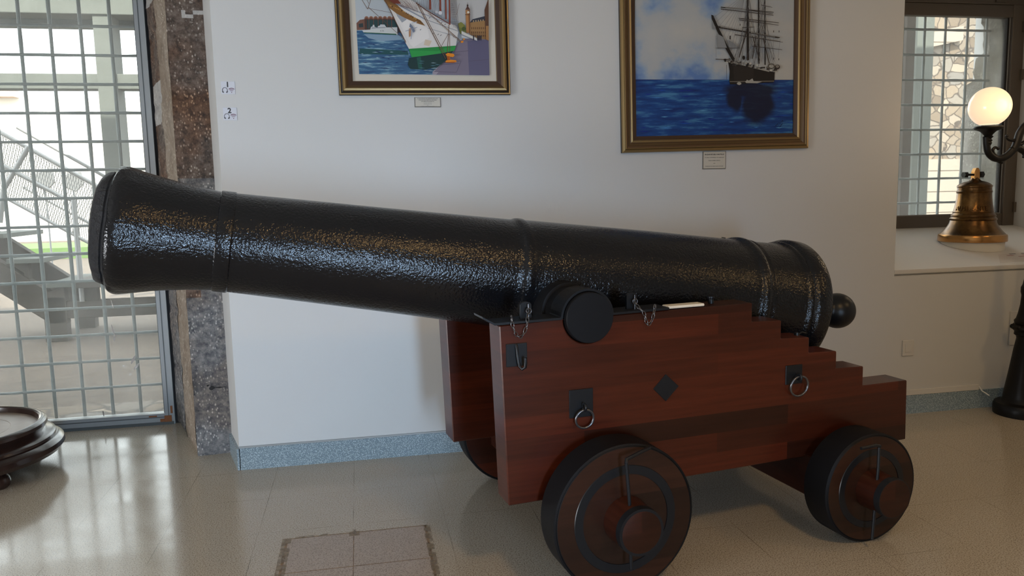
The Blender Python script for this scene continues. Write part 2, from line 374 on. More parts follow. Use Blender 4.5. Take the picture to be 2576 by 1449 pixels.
# Path runs so that the face normal (d.y,-d.x) points towards the room
struct(rough_strip('trim_4', [(-.995, 4.69), (-.795, 4.70)], (0, HZ), ['stone_brown', 'stone_grey', 'mortar_pale'], .010, 3, pick=pk, step=.02))
struct(rough_strip('trim_5', [(-1.14, 5.10), (-.995, 4.69)], (0, HZ), ['stone_tan'], .012, 9, step=.025))
struct(rough_strip('trim_6', [(-1.268, 5.46), (-1.14, 5.10)], (0, HZ), ['stone_brown', 'stone_grey', 'mortar_pale'], .012, 5, pick=lambda z, u: 2 if (1.98 < z < 2.22 or z > 2.7) else (0 if z > 1.35 else 1), step=.025))
bm = bmesh.new(); prism(bm, [(-1.245, 5.5), (-1.115, 5.11), (-.975, 4.71), (-.79, 4.715), (-.70, 4.8), (-.70, OY), (-1.245, OY)], 0, HZ, plane='XY')
struct(to_obj('wall_jamb', bm, 'gap_black'))
struct(boxobj('trim_7', (-1.285, 5.462, 0), (-1.24, 5.62, HZ), 'gap_black'))

# ---- glazed door, grey metal frame, grille outside
d = struct(thing('door_1', '', '')); del d['label']; del d['category']
bm = bmesh.new()
box(bm, (-1.345, GY-.035, 0), (-1.283, GY+.03, 2.98)); box(bm, (-3.69, GY-.035, 0), (-3.62, GY+.03, 2.98)); box(bm, (-3.62, GY-.035, 2.90), (-1.345, GY+.03, 2.98))
box(bm, (-3.62, GY-.035, 0), (-1.345, GY+.03, .075))
to_obj('door_frame', bm, 'frame_grey', d)
bm = bmesh.new(); box(bm, (-1.322, GY-.038, .06), (-1.318, GY-.034, 2.95)); box(bm, (-1.352, GY-.020, .075), (-1.345, GY+.02, 2.9)); box(bm, (-3.62, GY-.039, .048), (-1.32, GY-.034, .053)); box(bm, (-3.62, GY-.045, 0), (-1.29, GY-.035, .018))
to_obj('door_bead', bm, 'frame_line', d)
boxobj('glass_pane', (-3.62, GY-.003, .075), (-1.345, GY+.003, 2.90), 'dusty_glass', d)
bm = bmesh.new()
for (x, z, w, h_) in ((-1.325, .035, .045, .05), (-1.36, .03, .03, .02), (-1.30, .10, .012, .05), (-1.42, .06, .05, .008)): box(bm, (x-w/2, GY-.0415, z-h_/2), (x+w/2, GY-.0345, z+h_/2))
to_obj('rust_patch', bm, 'rust_patch', d)
g = thing('metal_grille', 'rusty welded bar grille standing outside the tall glazed door', 'grille', (-2.5, 5.62, 0))
bm = bmesh.new()
def wob(p, q, r, n=26, amp=.0016):
    p, q = Vector(p), Vector(q)
    tube(bm, [p.lerp(q, i/n)+Vector((amp*noise.noise(p*7+Vector((i*.9, 0, 0))), 0, amp*noise.noise(q*5+Vector((0, i*.9, 3))))) for i in range(n+1)], [r*(1+.25*noise.noise(p*3+Vector((i*1.7, i, 0)))) for i in range(n+1)], 7)
gx = [-1.537-.1795*k for k in range(-1, 12) if k > -2 and -1.537-.1795*k > -3.68]
for x in gx: wob((x+2.5, 0, .05), (x+2.5, 0, 2.97), .0118)
to_obj('vertical_bars', bm, 'rebar', g); bm = bmesh.new()
gz = [2.628-.1835*k for k in range(-1, 14)]
for z in gz: wob((-1.19, -.012, z), (1.20, -.012, z), .0098)
to_obj('horizontal_bars', bm, 'rebar', g)
struct(boxobj('trim_8', (-3.7, GY+.03, -.02), (-1.2, OY, .045), 'rubble_wall'))

bm = bmesh.new()                                     # dried splashes on the pane
for (u, v, w_, h_, a_) in ((284, 830, 3, 26, .2), (282, 765, 2, 20, .2), (288, 850, 3, 18, -.2), (335, 905, 6, 22, -.5), (343, 922, 5, 20, -.7), (260, 1040, 3, 14, .1)):
    c_ = PY(u, v, GY-.004); k_ = .00295; n_ = 10
    f_ = bm.faces.new([bm.verts.new((c_.x+k_*(w_*.5*math.cos(2*PI*i/n_)*(1+.4*noise.noise(Vector((i, u, 0))))*math.cos(a_)-h_*.5*math.sin(2*PI*i/n_)*math.sin(a_)), GY-.0035, c_.z+k_*(w_*.5*math.cos(2*PI*i/n_)*math.sin(a_)+h_*.5*math.sin(2*PI*i/n_)*math.cos(a_)))) for i in range(n_)])
to_obj('dried_splash', bm, 'mortar_pale', d)
# ---- right window: brown frame, bright bead, grille
w = struct(thing('window_1', '', '')); del w['label']; del w['category']
bm = bmesh.new(); y0, y1 = GY-.03, GY+.03
box(bm, (WL, y0, 1.15), (WR, y1, 1.252), bev=.006); box(bm, (5.132, y0-.012, 1.15), (WR, y1, 2.99), bev=.006); box(bm, (WL, y0-.006, 2.792), (WR, y1, 2.885), bev=.005); box(bm, (WL, y0-.016, 2.885), (WR, y1, 2.99), bev=.005)
box(bm, (WL, y0, 1.2), (WL+.08, y1, 2.95))
to_obj('window_frame', bm, 'frame_brown', w)
bm = bmesh.new()
for z in (1.3, 2.35, 2.72): box(bm, (5.215, y0-.03, z-.04), (5.238, y0-.01, z+.04))
for x in (4.33, 5.0): box(bm, (x-.05, y0-.03, 2.90), (x+.05, y0-.012, 2.915))
to_obj('hinge', bm, 'frame_brown', w)
bm = bmesh.new(); box(bm, (5.118, GY-.02, 1.252), (5.127, GY+.02, 2.792)); box(bm, (WL+.08, GY-.02, 1.252), (5.12, GY-.01, 1.258)); to_obj('metal_bead', bm, 'galvanised', w)
bm = bmesh.new(); box(bm, (5.104, GY-.015, 1.252), (5.118, GY+.02, 2.792)); to_obj('glazing_seal', bm, 'gap_black', w)
boxobj('glass_pane', (WL+.06, GY-.003, 1.25), (5.12, GY+.003, 2.80), 'window_glass', w)
g = thing('window_grille', 'welded bar grille outside the small right hand window', 'grille', (4.5, 5.72, 1.2))
bm = bmesh.new()
for x in [4.565-.2*k for k in range(5, 0, -1)]+[4.565, 4.757, 4.965, 5.145]: wob((x-4.5, 0, 0), (x-4.5, 0, 1.9), .0105)
to_obj('vertical_bars', bm, 'rebar', g); bm = bmesh.new()
for k in range(9): wob((-1.0, -.012, 1.345+.1995*k-1.2), (.70, -.012, 1.345+.1995*k-1.2), .0098)
to_obj('horizontal_bars', bm, 'rebar', g)
# ragged stone reveal of the opening
def ragged():
    bm = bmesh.new(); nz, nu = 60, 14; grid = []
    for j in range(nz+1):
        z = 1.0+2.1*j/nz; row = []; yo = OY+.0+.05*noise.noise(Vector((0, 3, z*4)))+.03*noise.noise(Vector((5, 3, z*15)))-(.10 if z > 2.35 else 0)-(.07 if z > 2.55 else 0)
        for i in range(nu+1):
            y = GY+.05+(yo-GY-.05)*i/nu; q = Vector((y*3, z*3, 7)); row.append(bm.verts.new((5.20-.02+.03*noise.noise(q)+.02*noise.noise(q*3)-.02*i/nu, y, z)))
        row.append(bm.verts.new((5.6, yo+.02, z)))
        grid.append(row)
    for j in range(nz):
        for i in range(nu+1): bm.faces.new((grid[j][i], grid[j][i+1], grid[j+1][i+1], grid[j+1][i]))
    return struct(to_obj('trim_9', bm, 'stone_reveal', smooth=60))
# (the reveal stands clear of the plaster block behind it)
ragged()

# ---- floor hatch with rusty joints
h = thing('floor_hatch', 'square stone floor hatch with rust-stained joints in the polished floor', 'hatch', (-.072, 3.07, 0))
bm = bmesh.new(); 
for (a0, a1, b0, b1) in ((-.298, -.0165, .012, .330), (-.0135, .30, .012, .330), (-.298, -.0165, -.33, .006), (-.0135, .30, -.33, .006)): box(bm, (a0, b0, -.02), (a1, b1, .0012))
to_obj('stone_slab', bm, 'hatch_stone', h)
bm = bmesh.new()
for (a0, a1, b0, b1) in ((-.310, -.298, -.34, .338), (.300, .310, -.34, .338), (-.31, .31, .330, .338), (-.0165, -.0135, -.33, .33), (-.30, .30, .006, .012)): box(bm, (a0, b0, -.01), (a1, b1, .0009))
to_obj('joint', bm, 'rusty_joint', h)
bm = bmesh.new()
for (a0, a1, b0, b1) in ((-.325, -.285, -.34, .34), (.295, .325, -.34, .335), (-.27, -.13, .33, .352), (-.035, .01, .30, .345), (-.022, -.006, .34, .39)): box(bm, (a0, b0, .0013), (a1, b1, .0016))
to_obj('rust_stain', bm, 'rust_stain', h)

# ================================================================== PICTURES
def frame_sweep(name, w, h_, prof, mats, parent):     # prof: (inset, depth, material index); outer rectangle w x h, origin lower left corner
    bm = bmesh.new(); loops = []
    for (s, dd, mi) in prof: loops.append([bm.verts.new((x, -dd, z)) for x, z in ((s, s), (w-s, s), (w-s, h_-s), (s, h_-s))])
    for i in range(len(prof)-1):
        for k in range(4): bm.faces.new((loops[i][k], loops[i][(k+1) % 4], loops[i+1][(k+1) % 4], loops[i+1][k])).material_index = prof[i][2]
    bm.faces.new(loops[0][::-1]).material_index = 0
    bmesh.ops.recalc_face_normals(bm, faces=bm.faces)
    return to_obj(name, bm, mats, parent)
class Canvas:                                        # flat picture: layers of paint, one mesh
    def __init__(s, inv, y): s.bm = bmesh.new(); s.mats = []; s.inv = inv; s.y = y; s.k = 0
    def mi(s, col, rough=.45):
        if isinstance(col, str): key = col
        else:
            key = 'paint_%02x%02x%02x' % tuple(int(255*c) for c in col)
            if key not in MT: mat(key, tuple((c/1.0)**2.2 for c in col), rough, spec=.3)
        if key not in s.mats: s.mats.append(key)
        return s.mats.index(key)
    def poly(s, pts, col, clip=True):
        s.k += 1; dd = s.y - .00010*s.k
        vs_ = []
        for p in pts:
            x, z = s.inv(*p); vs_.append(s.bm.verts.new((x, dd, z)))
        try:
            f = s.bm.faces.new(vs_)
        except ValueError: return
        f.normal_update()
        if f.normal.y > 0: f.normal_flip()
        f.material_index = s.mi(col)
    def line(s, p, q, w, col, w2=None):
        p, q = Vector(p), Vector(q); d_ = (q-p); 
        if d_.length < 1e-6: return
        d_.normalize(); n_ = Vector((-d_.y, d_.x)); w2 = w if w2 is None else w2
        s.poly([p+n_*w/2, q+n_*w2/2, q-n_*w2/2, p-n_*w/2], col)
    def disc(s, c, r, col, n=14, a0=0, a1=2*PI, sy=1): s.poly([(c[0]+r*math.cos(a0+(a1-a0)*i/n), c[1]+sy*r*math.sin(a0+(a1-a0)*i/n)) for i in range(n+(0 if a1-a0 > 6.2 else 1))], col)
    def done(s, name, parent): 
        bmesh.ops.triangulate(s.bm, faces=s.bm.faces[:]); return to_obj(name, s.bm, s.mats, parent)
def sea(name, c1, c2, c3, sx=8, sz=60):
    m = mat(name, c1, .4, spec=.3); v = coords(m, (sx, 1, sz)); n1 = noi(m, v, 1.0, 5, .6)
    L(m, ramp(m, n1, [(.30, c1), (.52, c2), (.66, c3)]), bsdf(m).inputs['Base Color'])
sea('sea_paint_left', (.018, .055, .15), (.035, .12, .23), (.25, .42, .50), 10, 75)
sea('sea_paint_right', (.004, .02, .12), (.006, .055, .22), (.055, .19, .37), 5, 38)
m = mat('cloud_paint', (.5, .5, .5), .45, spec=.3); v = coords(m, (1.0, 1, 1.2))
sx_ = N(m, 'ShaderNodeSeparateXYZ'); L(m, v, sx_.inputs[0])
L(m, ramp(m, math_(m, 'ADD', noi(m, v, 3.1, 5, .5), math_(m, 'MULTIPLY', math_(m, 'SUBTRACT', sx_.outputs[0], .45), .16)), [(.34, (.10, .19, .42)), (.42, (.24, .33, .46)), (.50, (.39, .41, .42)), (.7, (.46, .45, .42))]), bsdf(m).inputs['Base Color'])

# --- left picture (watercolour in a card mount)
PL = thing('framed_painting', 'framed watercolour of a white sailing ship with green waterline at a quay', 'painting', (-.077, WY, 2.0425)); PL.rotation_euler = (0, math.radians(-.3), 0)
WA, HA = .941, .74
frame_sweep('frame', WA, HA, [(0, 0, 4), (0, .022, 4), (.003, .026, 0), (.010, .026, 1), (.012, .022, 4), (.020, .027, 0), (.024, .034, 0), (.034, .036, 0), (.040, .030, 1), (.046, .026, 3), (.052, .022, 2), (.070, .016, 2), (.074, .014, 0), (.076, .008, 4), (.0765, .004, 4)], ['gilt', 'gilt_dark', 'frame_umber', 'frame_coffee', 'frame_edge'], PL)
bm = bmesh.new(); box(bm, (.07, -.0045, .07), (WA-.07, -.001, HA-.07)); to_obj('mount', bm, 'mount_card', PL)
def invA(X, Y):                                       # picture coordinates taken on the mount plane
    p = PY(820+X/4.996, Y/4.996, WY-.006); return p.x-PL.location.x, p.z-PL.location.z+ (p.x-PL.location.x)*math.tan(math.radians(-.3))*-1*-1
cv = Canvas(invA, -.0048)
Sk = (.66, .69, .72)
x0, z1 = 370, -420
cv.poly([(372, 0), (420, 932), (2055, 948), (2040, 0), (2030, z1), (350, z1)], Sk)
cv.poly([(372, 0), (395, 395), (1000, 395), (1200, 0)], (.70, .73, .75))
cv.poly([(1560, z1), (1560, 200), (1780, 330), (2045, 330), (2036, z1)], (.72, .72, .72))
# arched market hall across the water
cv.poly([(388, 290), (430, 250), (490, 240), (490, 375), (392, 378)], (.45, .32, .27)); cv.poly([(415, 300), (470, 290), (475, 340), (420, 345)], (.2, .24, .25))
cv.poly([(490, 238), (930, 240), (960, 350), (492, 375)], (.30, .22, .19)); cv.poly([(520, 250), (915, 252), (930, 345), (522, 362)], (.16, .27, .28))
for i, X in enumerate((515, 572, 630, 688, 745, 803, 858)):
    cv.disc((X, 240), 30, (.55, .40, .33), 10, PI, 2*PI, 1.25); cv.disc((X, 240), 20, (.42, .28, .23), 10, PI, 2*PI, 1.1); cv.line((X-28, 245), (X-26, 370), 7, (.42, .30, .26))
# water
cv.poly([(390, 385), (960, 375), (1100, 620), (1640, 600), (1430, 830), (1340, 905), (1340, 937), (419, 931)], 'sea_paint_left')
cv.poly([(480, 430), (900, 440), (980, 470), (960, 500), (700, 520), (540, 480)], (.50, .60, .68)); cv.poly([(430, 610), (1030, 640), (1040, 690), (420, 680)], (.12, .30, .32))
for i in range(34):
    X = 420+random.random()*560; Y = 500+random.random()*410; l_ = 30+random.random()*90
    cv.poly([(X, Y), (X+l_*.5, Y-5), (X+l_, Y+2), (X+l_*.5, Y+5)], random.choice([(.55, .66, .72), (.35, .50, .62), (.08, .17, .36), (.07, .14, .30)]))
# small grey-white ship
cv.poly([(460, 385), (560, 375), (600, 350), (900, 345), (905, 425), (900, 440), (480, 415)], (.76, .78, .78)); cv.poly([(470, 408), (890, 428), (888, 442), (490, 418)], (.10, .32, .22))
cv.poly([(560, 375), (570, 340), (590, 335), (592, 315), (612, 315), (615, 340), (650, 350), (660, 330), (680, 325), (690, 310), (740, 312), (765, 348), (700, 358)], (.74, .76, .77)); cv.poly([(575, 352), (755, 345), (755, 352), (578, 360)], (.45, .48, .50))
cv.poly([(900, 345), (935, 370), (960, 410), (900, 418)], (.22, .20, .22))
# quay and town
cv.poly([(1660, 540), (1720, 490), (2042, 480), (2055, 948), (1375, 941), (1340, 905), (1430, 812), (1560, 690)], (.46, .43, .50)); cv.poly([(1780, 520), (2046, 500), (2055, 947), (1800, 944), (1790, 760)], (.36, .35, .46))
cv.poly([(1340, 905), (1430, 812), (1450, 812), (1360, 905), (1420, 900), (1385, 941), (1340, 938)], (.60, .57, .62))
for a_, b_ in (((1430, 815), (1680, 800)), ((1600, 660), (1790, 640)), ((1790, 770), (2050, 750)), ((1360, 902), (1640, 910)), ((1640, 910), (1700, 770))): cv.line(a_, b_, 5, (.33, .31, .38))
cv.poly([(1660, 300), (1700, 280), (1750, 320), (1765, 420), (1690, 430)], (.42, .45, .22)); cv.disc((1700, 320), 34, (.50, .50, .25)); cv.disc((1735, 365), 26, (.28, .34, .18))
cv.poly([(1805, 290), (1840, 250), (2010, 215), (2010, 500), (1830, 470), (1800, 420)], (.60, .46, .30)); cv.poly([(1808, 292), (1845, 245), (2005, 205), (2010, 262), (1830, 285)], (.20, .22, .27))
for j, Y in enumerate((345, 400, 440)):
    for X in range(1830, 2000, 24): cv.poly([(X, Y), (X+10, Y), (X+10, Y+26), (X, Y+26)], (.38, .26, .17))
for X in range(1850, 2000, 30): cv.poly([(X, 262-(X-1850)*.1), (X+12, 260-(X-1850)*.1), (X+12, 280-(X-1850)*.1), (X, 282-(X-1850)*.1)], (.72, .62, .48))
cv.poly([(1757, 130), (1810, 130), (1812, 420), (1765, 420)], (.66, .47, .30)); cv.poly([(1792, 130), (1811, 130), (1812, 420), (1800, 420)], (.45, .30, .19)); cv.poly([(1752, 128), (1770, 100), (1783, 60), (1797, 100), (1815, 128)], (.33, .22, .20)); cv.poly([(1752, 185), (1815, 185), (1815, 195), (1752, 195)], (.40, .27, .19)); cv.disc((1790, 160), 15, (.86, .84, .78)); cv.line((1783, 60), (1783, 38), 4, (.15, .12, .12)); cv.disc((1783, 72), 11, (.2, .16, .16))
cv.poly([(1995, 130), (2038, 0), (2030, z1), (2046, z1), (2046, 520), (2005, 500)], (.35, .24, .18)); cv.poly([(2010, 330), (2044, 330), (2045, 515), (2010, 500)], (.62, .45, .28))
# big hull
cv.poly([(700, z1), (720, -100), (820, 130), (1000, 540), (1045, 620), (1632, 582), (1665, 400), (1640, 330), (1540, 290), (1250, 128), (1130, 40), (1000, -40), (900, -150)], (.84, .83, .82))
cv.poly([(860, 130), (890, 170), (1030, 260), (1150, 300), (1250, 345), (1280, 360), (1300, 480), (1100, 600), (1060, 560), (930, 300)], (.88, .87, .86))
cv.poly([(1250, 500), (1330, 520), (1300, 585), (1230, 570)], (.80, .74, .66)); cv.poly([(870, 140), (1020, 250), (960, 290), (900, 210)], (.60, .62, .65))
cv.poly([(705, -30), (760, 0), (850, 0), (890, 60), (1010, 170), (1190, 260), (1250, 330), (1150, 300), (1000, 235), (890, 175), (800, 105)], (.52, .37, .20)); 
for i in range(22):
    t_ = i/22; X = 800+430*t_; Y = 70+245*t_-20*math.sin(t_*3); cv.disc((X, Y), 9, random.choice([(.72, .53, .28), (.36, .24, .12), (.62, .45, .24)]), 7)
cv.line((880, 50), (1250, 250), 14, (.55, .58, .63)); cv.line((890, 50), (1560, 310), 9, (.60, .62, .68)); cv.line((1250, 250), (1665, 400), 6, (.50, .52, .56)); cv.line((1280, 360), (1620, 460), 6, (.60, .61, .64)); cv.line((1250, 130), (1550, 305), 10, (.42, .22, .16)); cv.line((1135, 45), (1255, 130), 10, (.40, .21, .15))
for X, Y in ((1190, 380), (1230, 190), (1305, 230), (1350, 428), (1405, 272), (1455, 292), (1410, 440), (1445, 450), (1498, 315)): cv.line((X-7, Y+7), (X+7, Y-7), 6, (.2, .2, .24))
cv.poly([(1045, 620), (1632, 580), (1615, 640), (1450, 675), (1080, 728)], (.12, .52, .24)); cv.poly([(1050, 640), (1400, 650), (1500, 610), (1632, 590), (1610, 645), (1400, 690), (1075, 722)], (.16, .58, .27))
cv.poly([(1045, 735), (1080, 728), (1450, 676), (1600, 645), (1560, 700), (1500, 770), (1400, 850), (1250, 880), (1060, 872), (1030, 820)], (.05, .20, .20)); cv.poly([(1140, 730), (1190, 720), (1210, 870), (1160, 872)], (.10, .32, .28))
for i in range(16):
    X = 1050+random.random()*330; Y = 770+random.random()*130; cv.poly([(X, Y), (X+30, Y-4), (X+75, Y+2), (X+30, Y+5)], random.choice([(.30, .46, .52), (.55, .66, .70), (.07, .22, .24)]))
# anchor, masts, rigging
cv.poly([(1045, 370), (1070, 360), (1065, 460), (1045, 475)], (.66, .48, .34)); cv.poly([(1060, 300), (1100, 350), (1120, 400), (1100, 420), (1070, 360), (1050, 345)], (.42, .46, .54)); cv.line((1075, 300), (1145, 285), 12, (.72, .74, .78)); cv.line((1000, 400), (1150, 350), 7, (.55, .58, .66)); cv.line((1085, 400), (1070, 500), 8, (.62, .64, .70))
for X, b_, w_ in ((1312, 130, 26), (1440, 185, 24), (1510, 250, 18), (1556, 320, 18)): cv.line((X-6, z1), (X, b_), w_*.7, (.50, .22, .15), w_)
for i in range(13): cv.line((1180+i*12, z1), (1150+i*28, 90+i*16), 1.8, random.choice([(.33, .25, .24), (.45, .42, .44), (.25, .2, .2)]))
for i in range(12): cv.line((1570+i*3, z1), (1565+i*10, 300+i*10), 2.0, (.27, .24, .26))
for i in range(14): cv.line((1570+i*2, 60+i*22), (1600+i*5, 64+i*22), 3, (.3, .27, .28))
for i in range(15): cv.line((690+i*30, -10-i*2), (960+i*14, 60+i*4+random.random()*50), 2.8, (.45, .34, .30))
for i in range(10): cv.line((980+i*18, 0+i*12), (1020+i*14, 120+i*6), 2.6, (.42, .30, .28))
cv.poly([(620, z1), (690, -60), (860, 60), (950, 60), (880, -20), (760, -140), (700, z1)], (.42, .20, .15))
cv.disc((1435, 175), 24, (.82, .82, .84)); cv.disc((1390, 165), 18, (.74, .75, .78)); cv.line((1270, 120), (1270, 20), 4, (.4, .4, .42))
for a_, b_, w_ in (((740, 0), (1005, 545), 9), ((540, 105), (1000, 520), 5), ((440, -20), (530, 130), 6), ((530, 130), (575, -10), 6), ((500, -20), (545, 60), 5), ((545, 120), (830, 175), 4), ((1140, 45), (1500, 750), 9), ((1165, 60), (1520, 740), 7), ((1300, 180), (1705, 540), 7), ((1280, 175), (1690, 545), 4), ((1545, 320), (1522, 670), 7), ((1552, 430), (1555, 670), 6), ((1540, 430), (1430, 620), 5), ((1590, 470), (1650, 490), 5), ((1675, 60), (1640, 200), 3)): cv.line(a_, b_, w_, (.38, .28, .23))
cv.poly([(1700, 400), (1890, 490), (1895, 525), (1700, 440)], (.80, .80, .78)); cv.poly([(1700, 455), (1790, 495), (1700, 485)], (.74, .76, .78)); cv.line((1700, 400), (1890, 490), 6, (.5, .5, .5))
for X in (1850, 1905, 1925, 1943): cv.poly([(X-7, 460), (X+7, 460), (X+7, 518), (X-7, 518)], (.13, .14, .20))
# mooring bollards
O1, O2 = (.85, .52, .10), (.62, .32, .06)
cv.poly([(1500, 690), (1530, 676), (1600, 688), (1612, 710), (1590, 730), (1555, 722), (1555, 760), (1630, 768), (1636, 790), (1600, 800), (1500, 798), (1498, 775), (1520, 765), (1518, 720)], O1); cv.poly([(1515, 715), (1550, 718), (1556, 765), (1520, 768)], O2); cv.poly([(1500, 790), (1636, 785), (1600, 802), (1500, 800)], O2)
cv.poly([(1690, 530), (1722, 522), (1722, 548), (1690, 552)], O1); cv.poly([(1718, 498), (1742, 496), (1742, 512), (1718, 514)], O1)
picA = cv.done('watercolour', PL)
text('A 32', .0105, 'ink', (invA(708, 394)[0], -.0170, invA(708, 394)[1]), (PI/2, 0, 0), PL, 'ship_number', extrude=.0001)

# --- right picture (oil of a black barque)
PR = thing('framed_painting', 'framed oil painting of a black three-masted ship on deep blue sea', 'painting', (1.518, WY, 1.7175)); PR.rotation_euler = (0, math.radians(-.75), 0)
WB, HB = 1.193, 1.30
frame_sweep('frame', WB, HB, [(0, 0, 4), (0, .020, 0), (.004, .030, 0), (.016, .034, 1), (.019, .030, 0), (.022, .033, 0), (.026, .030, 3), (.036, .028, 3), (.040, .024, 1), (.052, .020, 3), (.058, .022, 0), (.066, .024, 0), (.072, .018, 2), (.084, .013, 2), (.094, .010, 2), (.0945, .002, 4)], ['gilt', 'gilt_dark', 'frame_umber', 'frame_coffee', 'frame_edge'], PR)
def invB(X, Y):
    p = PY(1540+X/3.292, Y/3.292, WY-.006); dx = p.x-PR.location.x; dz = p.z-PR.location.z; a_ = math.radians(.75)
    return dx*math.cos(a_)+dz*math.sin(a_), -dx*math.sin(a_)+dz*math.cos(a_)
cv = Canvas(invB, -.004); T = -500
cv.poly([(190, T), (188, 1150), (1512, 1125), (1528, T)], 'cloud_paint')
cv.poly([(190, 659), (190, 1150), (1512, 1125), (1516, 661)], 'sea_paint_right'); cv.line((190, 659), (960, 661), 3, (.05, .12, .35)); cv.line((1340, 662), (1516, 662), 3, (.05, .12, .35))
def blot(c, rx, rz, col, n=26, s=1):
    cv.poly([(c[0]+rx*math.cos(2*PI*i/n)*(1+.28*noise.noise(Vector((i*.9, s, 0)))), c[1]+rz*math.sin(2*PI*i/n)*(1+.28*noise.noise(Vector((i*.9, s, 5))))) for i in range(n)], col)
m = MT['sea_paint_right']; v = coords(m); wz = N(m, 'ShaderNodeTexNoise', inp={'Scale': 9.0, 'Detail': 4.0}); L(m, v, wz.inputs['Vector'])
wv = N(m, 'ShaderNodeVectorMath', operation='SCALE'); wv.inputs['Scale'].default_value = .09; L(m, wz.outputs[1], wv.inputs[0]); wa = N(m, 'ShaderNodeVectorMath', operation='ADD'); L(m, v, wa.inputs[0]); L(m, wv.outputs[0], wa.inputs[1])
acc = None
for c_, rx, rz in (((1150, 745), 185, 75), ((1012, 815), 62, 95), ((1210, 870), 120, 150)):
    x_, z_ = invB(*c_); x1_, z1_ = invB(c_[0]+rx, c_[1]-rz)
    sb_ = N(m, 'ShaderNodeVectorMath', operation='SUBTRACT'); L(m, wa.outputs[0], sb_.inputs[0]); sb_.inputs[1].default_value = (x_+.045, 0, z_+.045)
    ml_ = N(m, 'ShaderNodeVectorMath', operation='MULTIPLY'); L(m, sb_.outputs[0], ml_.inputs[0]); ml_.inputs[1].default_value = (.72/(x1_-x_), 0, .72/(z1_-z_))
    ln_ = N(m, 'ShaderNodeVectorMath', operation='LENGTH'); L(m, ml_.outputs[0], ln_.inputs[0])
    r_ = ramp(m, ln_.outputs['Value'], [(.60, (1, 1, 1)), (1.0, (0, 0, 0))], 'EASE'); acc = r_ if acc is None else math_(m, 'MAXIMUM', acc, r_)
old = bsdf(m).inputs['Base Color'].links[0].from_socket
L(m, mix(m, math_(m, 'MULTIPLY', acc, .93), old, (.004, .006, .022)), bsdf(m).inputs['Base Color'])
for i in range(46):
    X = 200+random.random()*1250; Y = 700+random.random()*400; l_ = 40+random.random()*90
    if 930 < X+l_*.5 < 1330 and Y < 1000: continue
    cv.poly([(X, Y), (X+l_*.5, Y-4), (X+l_, Y), (X+l_*.5, Y+5)], random.choice([(.10, .28, .62), (.25, .48, .72), (.08, .18, .52), (.35, .58, .74), (.07, .16, .48)]))
Bk, Br, Lt = (.13, .12, .12), (.22, .19, .18), (.62, .61, .58)
cv.poly([(958, 505), (972, 590), (968, 672), (975, 700), (1180, 690), (1330, 684), (1342, 670), (1345, 598), (1300, 590), (1170, 560), (1060, 535), (1000, 520)], Bk)
cv.poly([(1000, 525), (1060, 540), (1170, 565), (1170, 680), (1010, 690)], (.17, .155, .15)); cv.line((972, 676), (1338, 672), 5, (.5, .48, .45)); cv.poly([(1100, 680), (1115, 660), (1130, 668), (1160, 650), (1170, 672), (1240, 678), (1200, 690), (1110, 688)], Lt); blot((1050, 692), 18, 12, Lt)
cv.line((1000, 518), (1300, 592), 9, Lt)
for i in range(60):
    t_ = random.random(); X = 930+430*t_; Y = 505+85*t_+random.random()*30-20; blot((X, Y), 5+random.random()*9, 4+random.random()*6, random.choice([Lt, Br, (.45, .43, .4), Bk, (.75, .74, .7)]), n=7, s=i)
blot((1312, 548), 30, 22, (.35, .33, .30), 12); blot((1312, 550), 20, 14, Lt, 12); blot((1362, 556), 22, 20, Br, 12); blot((1362, 552), 14, 12, (.5, .48, .45), 10)
cv.poly([(815, 125), (832, 130), (880, 240), (950, 380), (1010, 490), (990, 505), (930, 400), (862, 258), (820, 160)], Bk)
cv.poly([(862, 280), (915, 310), (945, 400), (866, 406)], (.52, .53, .54)); cv.poly([(822, 180), (850, 225), (852, 248), (828, 240)], (.5, .51, .52)); cv.poly([(945, 330), (990, 350), (1045, 395), (985, 410), (960, 390)], (.50, .51, .52))
for X, b_, w_ in ((1118, 500, 19), (1208, 530, 13), (1260, 540, 10)): cv.line((X-4, T), (X, b_), w_*.6, Bk, w_)
for i in range(8): cv.line((1118, 440+i*8), (1119, 446+i*8), 18, Br)
for a_, b_, w_ in (((893, 63), (1330, 105), 8), ((893, 78), (1328, 130), 7), ((1060, 78), (1325, 118), 6), ((1040, 155), (1372, 192), 7), ((1045, 168), (1370, 212), 6), ((860, 222), (1380, 315), 12), ((875, 232), (1370, 318), 7), ((1008, 290), (1385, 348), 7), ((1130, 310), (1405, 353), 5), ((1150, 385), (1400, 415), 6), ((850, 492), (960, 500), 6), ((1225, 45), (1318, 65), 5), ((1070, 232), (1170, 228), 7)): cv.line(a_, b_, w_, Br if w_ < 8 else Bk, w_*.6)
for a_, b_ in (((890, 226), (1110, 262)), ((1140, 272), (1340, 308)), ((930, 68), (1100, 84))): cv.line(a_, b_, 4, Lt)
for i in range(30):
    X = random.choice([1118, 1208, 1260]); cv.line((X, -50+random.random()*330), (X+(-1)**i*(30+random.random()*110), 470+random.random()*90), 2.2, random.choice([(.30, .30, .31), (.42, .42, .43)]))
for i in range(9): cv.line((1118-i*3, -60), (830+i*20, 150+i*40), 1.8, (.45, .46, .48))
cv.line((1105, 260), (1040, 480), 8, Br); cv.line((1180, 300), (1150, 490), 6, Br); cv.line((1240, 320), (1290, 530), 7, Br); cv.line((1150, 300), (1210, 500), 6, Br)
cv.line((846, 402), (1050, 402), 2.5, Br); cv.line((848, 300), (850, 480), 1.8, (.45, .45, .46)); cv.line((936, 540), (938, 660), 2.5, Bk); cv.line((1378, 330), (1362, 480), 1.8, (.4, .4, .42)); cv.line((1325, 300), (1322, 500), 1.8, (.4, .4, .42))
